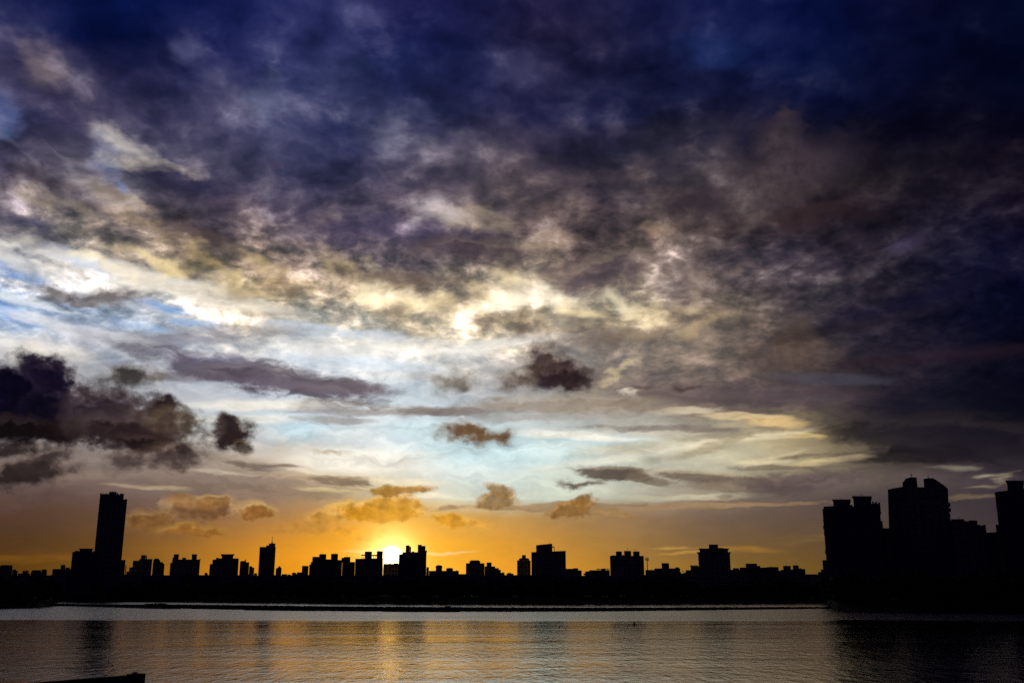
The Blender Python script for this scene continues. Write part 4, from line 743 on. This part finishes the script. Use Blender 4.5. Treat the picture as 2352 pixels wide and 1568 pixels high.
while x < 2700:
    ys = next(y0+(y1-y0)*(x-x0)/(x1-x0) for (x0, y0), (x1, y1) in zip(shore, shore[1:]) if x0 <= x <= x1)
    R = on_water(x, ys).length
    R += 16 + rr.uniform(0, 8)
    a = azr(x, 1380); base = Vector((R*math.sin(a), R*math.cos(a), 2.6))
    hh = rr.uniform(5, 10.5)
    for k in range(9):
        clump_mesh(tv, tf, (base.x + rr.uniform(-2.4, 2.4), base.y + rr.uniform(-1.5, 1.5), base.z + rr.uniform(0.2, 1)*hh), rr.uniform(.8, 1.7), rr)
    x += rr.uniform(4.0, 8.0) * (0.3 if 100 < x < 150 or 1888 < x < 1930 else 1.0)
tag(mesh_obj('riverside_trees', tv, tf, 'leaf'), 'dark belt of trees and scrub along the far levee', None, None, 'stuff')
def tree(px, ytop, R, crown_px, label, group='single trees on the skyline'):
    a = azr(px, ytop); h = CAM_H + R*slope(px, ytop) - GZ
    root = empty('tree', (R*math.sin(a), R*math.cos(a), GZ), -a); tag(root, label, 'tree', group)
    w = crown_px/2413.0*R/2
    mesh_obj('trunk', *lathe(0, 0, [(w*.12, -0.5), (w*.08, h*.5), (w*.03, h*.85)], 8), 'stone', root)
    v, f = [], []; q = random.Random(int(px))
    for k in range(60):
        t = q.uniform(0, 1); ang = q.uniform(0, 6.28); rad_ = w*(1-abs(t-.35)*1.1)*q.uniform(.3, .9)
        clump_mesh(v, f, (rad_*math.cos(ang), rad_*math.sin(ang), h*(.45+.5*t)), w*q.uniform(.16, .3), q)
    mesh_obj('crown', v, f, 'leaf', root)
tree(474, 1311.6, 730, 17, 'small round black treetop left of the flared roof hall')
tree(676, 1313.6, 738, 26, 'black treetop rising to the small square block left of the sun')
tree(664, 1316.6, 735, 20, 'lower black treetop right of the slim mast tower')
tree(1343, 1314, 735, 14, 'small black treetop left of the cluttered roof')

# ------------------------------------------------------------------ dyke, mud flats, hut, bushes, marker, jetty
prof = [(60, 1382.5, 1395.5), (112, 1384.4, 1391.5), (180, 1386.2, 1391), (260, 1387.2, 1393.4), (340, 1387.6, 1395.2), (408, 1387.3, 1396.2), (520, 1388.6, 1398), (640, 1390, 1400.2), (816, 1391.9, 1402.3), (1020, 1393.2, 1402.9), (1200, 1394.4, 1403.4),
        (1361, 1394.7, 1402.8), (1560, 1394, 1400.8), (1750, 1393.3, 1398.6), (1880, 1392.9, 1397), (1915, 1392.8, 1397)]
rr = random.Random(9)
dv, df = [], []; k = 0
for (a0, t0, b0), (a1, t1, b1) in zip(prof, prof[1:]):
    n = max(1, int((a1-a0)/4))
    for i in range(n):
        f_ = i/n; x = a0+(a1-a0)*f_; yt = t0+(t1-t0)*f_; yb = b0+(b1-b0)*f_ + rr.uniform(-.3, .3)
        p = on_water(x, yb); u = Vector((p.x, p.y, 0)).normalized(); R = p.length
        h = max(0.35, CAM_H + (R+1.5)*slope(x, yt)) + rr.uniform(-.06, .06)
        for off, z in ((-.8, -.4), (rr.uniform(-.2, .2), .08), (.9+rr.uniform(-.3, .3), h*.6), (1.6, h), (3.6, h+rr.uniform(-.05, .05)), (5.5, h*.3), (7, -.4)):
            q = p + u*off; dv.append((q.x, q.y, z))
        k += 1
for i in range(k-1):
    for j in range(6):
        a = i*7+j; df.append([a, a+7, a+8, a+1])
tag(mesh_obj('stone_dyke', dv, df, 'stone'), 'long thin black stone dyke running right across the river', 'dyke')
def mud(profile, label, h=.22):
    v, f = [], []; k = 0
    for (a0, y0, w0), (a1, y1, w1) in zip(profile, profile[1:]):
        n = max(1, int((a1-a0)/5))
        for i in range(n):
            f_ = i/n; x = a0+(a1-a0)*f_; y = y0+(y1-y0)*f_+rr.uniform(-.15, .15); w = w0+(w1-w0)*f_
            p = on_water(x, y); u = Vector((p.x, p.y, 0)).normalized()
            for off, z in ((-w*.5, -.1), (-w*.2, h*.8), (0, h), (w*.3, h*.7), (w*.5, -.1)):
                q = p + u*(off+rr.uniform(-.3, .3)); v.append((q.x, q.y, z))
            k += 1
    for i in range(k-1):
        for j in range(4):
            a = i*5+j; f.append([a, a+5, a+6, a+1])
    tag(mesh_obj('mud_bank', v, f, 'mud'), label, None, None, 'structure')
mud([(100,1390.6,10),(180,1392,12),(260,1394,14),(330,1396.4,18),(390,1397.6,16),(415,1397.4,6),(418,1397.4,2)], 'thin dark mud bank below the left end of the dyke', .3)
mud([(440,1397.8,2),(470,1397.8,9),(520,1398.6,10),(545,1399.4,3)], 'short mud spit under the dyke, left part', .2)
mud([(560,1400.6,2),(600,1401,8),(690,1402,10),(730,1402.6,2)], 'short mud spit under the dyke, left of the sun', .2)
mud([(880,1404,2),(930,1404.3,7),(1030,1404.8,6),(1060,1405,2)], 'short mud spit under the dyke, right of the sun', .2)
mud([(1080,1384.2,3),(1120,1383.6,9),(1200,1383.8,9),(1230,1384.4,3)], 'pale mud spit at the far shore', .3)
for i, (px, yt, w) in enumerate(((341, 1385.4, 13), (353, 1384.2, 12), (366, 1383.6, 13), (379, 1384.8, 12))):
    R = on_water(px, 1395.8).length + 3; a = azr(px, yt); h = CAM_H + R*slope(px, yt)
    v, f = [], []; q = random.Random(i)
    for k in range(26): clump_mesh(v, f, (q.uniform(-1, 1)*w/2413*R/2, q.uniform(-.8, .8), q.uniform(.3, 1)*(h-.2)), q.uniform(.3, .6), q)
    o = mesh_obj('bush', v, f, 'leaf'); o.location = (R*math.sin(a), R*math.cos(a), 0); o.rotation_euler = (0, 0, -a)
    tag(o, 'black bush on the dyke, ' + ('leftmost', 'second', 'third and highest', 'rightmost')[i] + ' of the four', 'bush', 'bushes on the dyke')
R = on_water(1028, 1403).length + 3; a = azr(1028, 1393)
hut = empty('sluice_hut', (R*math.sin(a), R*math.cos(a), 1.1), -a); tag(hut, 'tiny black hut standing on the dyke below and right of the sun', 'hut')
mesh_obj('wall', *box(-1.0, 1.0, -1, 1, -.3, .45), 'concrete', hut); mesh_obj('roof', *prism([(-1.25, .45), (1.25, .45), (1.0, .62), (-1.0, .62)], -1.3, 1.3), 'concrete', hut)
p = on_water(1457, 1435)
mk = empty('river_marker', (p.x, p.y, 0), 0); tag(mk, 'small black marker post standing alone in the water right of the middle', 'marker')
mesh_obj('float', *lathe(0, 0, [(.12, -.3), (.27, -.1), (.29, .05), (.2, .12)], 14), 'paint', mk); mesh_obj('post', *lathe(0, 0, [(.17, .1), (.16, .45), (.19, .47), (.17, .58), (.05, .62)], 12), 'paint', mk)

jz = 1.2
A_ = on_water(30, 1570, jz); B_ = on_water(318, 1547, jz)
dirj = (B_ - A_).normalized(); ang = math.atan2(dirj.y, dirj.x); L = (B_-A_).length
jt = empty('jetty', (B_.x, B_.y, 0), ang); tag(jt, 'end of a narrow dark concrete jetty poking in at the bottom left corner', 'jetty')
mesh_obj('deck', *box(-L-40, 0, -.55, 0, .55, jz), 'jetty', jt)
mesh_obj('end_wall', *box(-.9, .12, -.65, .1, -.6, jz+.06), 'jetty', jt)
mesh_obj('bollard', *lathe(-.5, -.28, [(.16, jz), (.13, jz+.1), (.2, jz+.14), (.14, jz+.18)], 12), 'steel', jt)
for i in range(7): mesh_obj('pile', *lathe(-2.5-5.5*i, -.28, [(.22, -3), (.22, .56)], 12), 'jetty', jt)
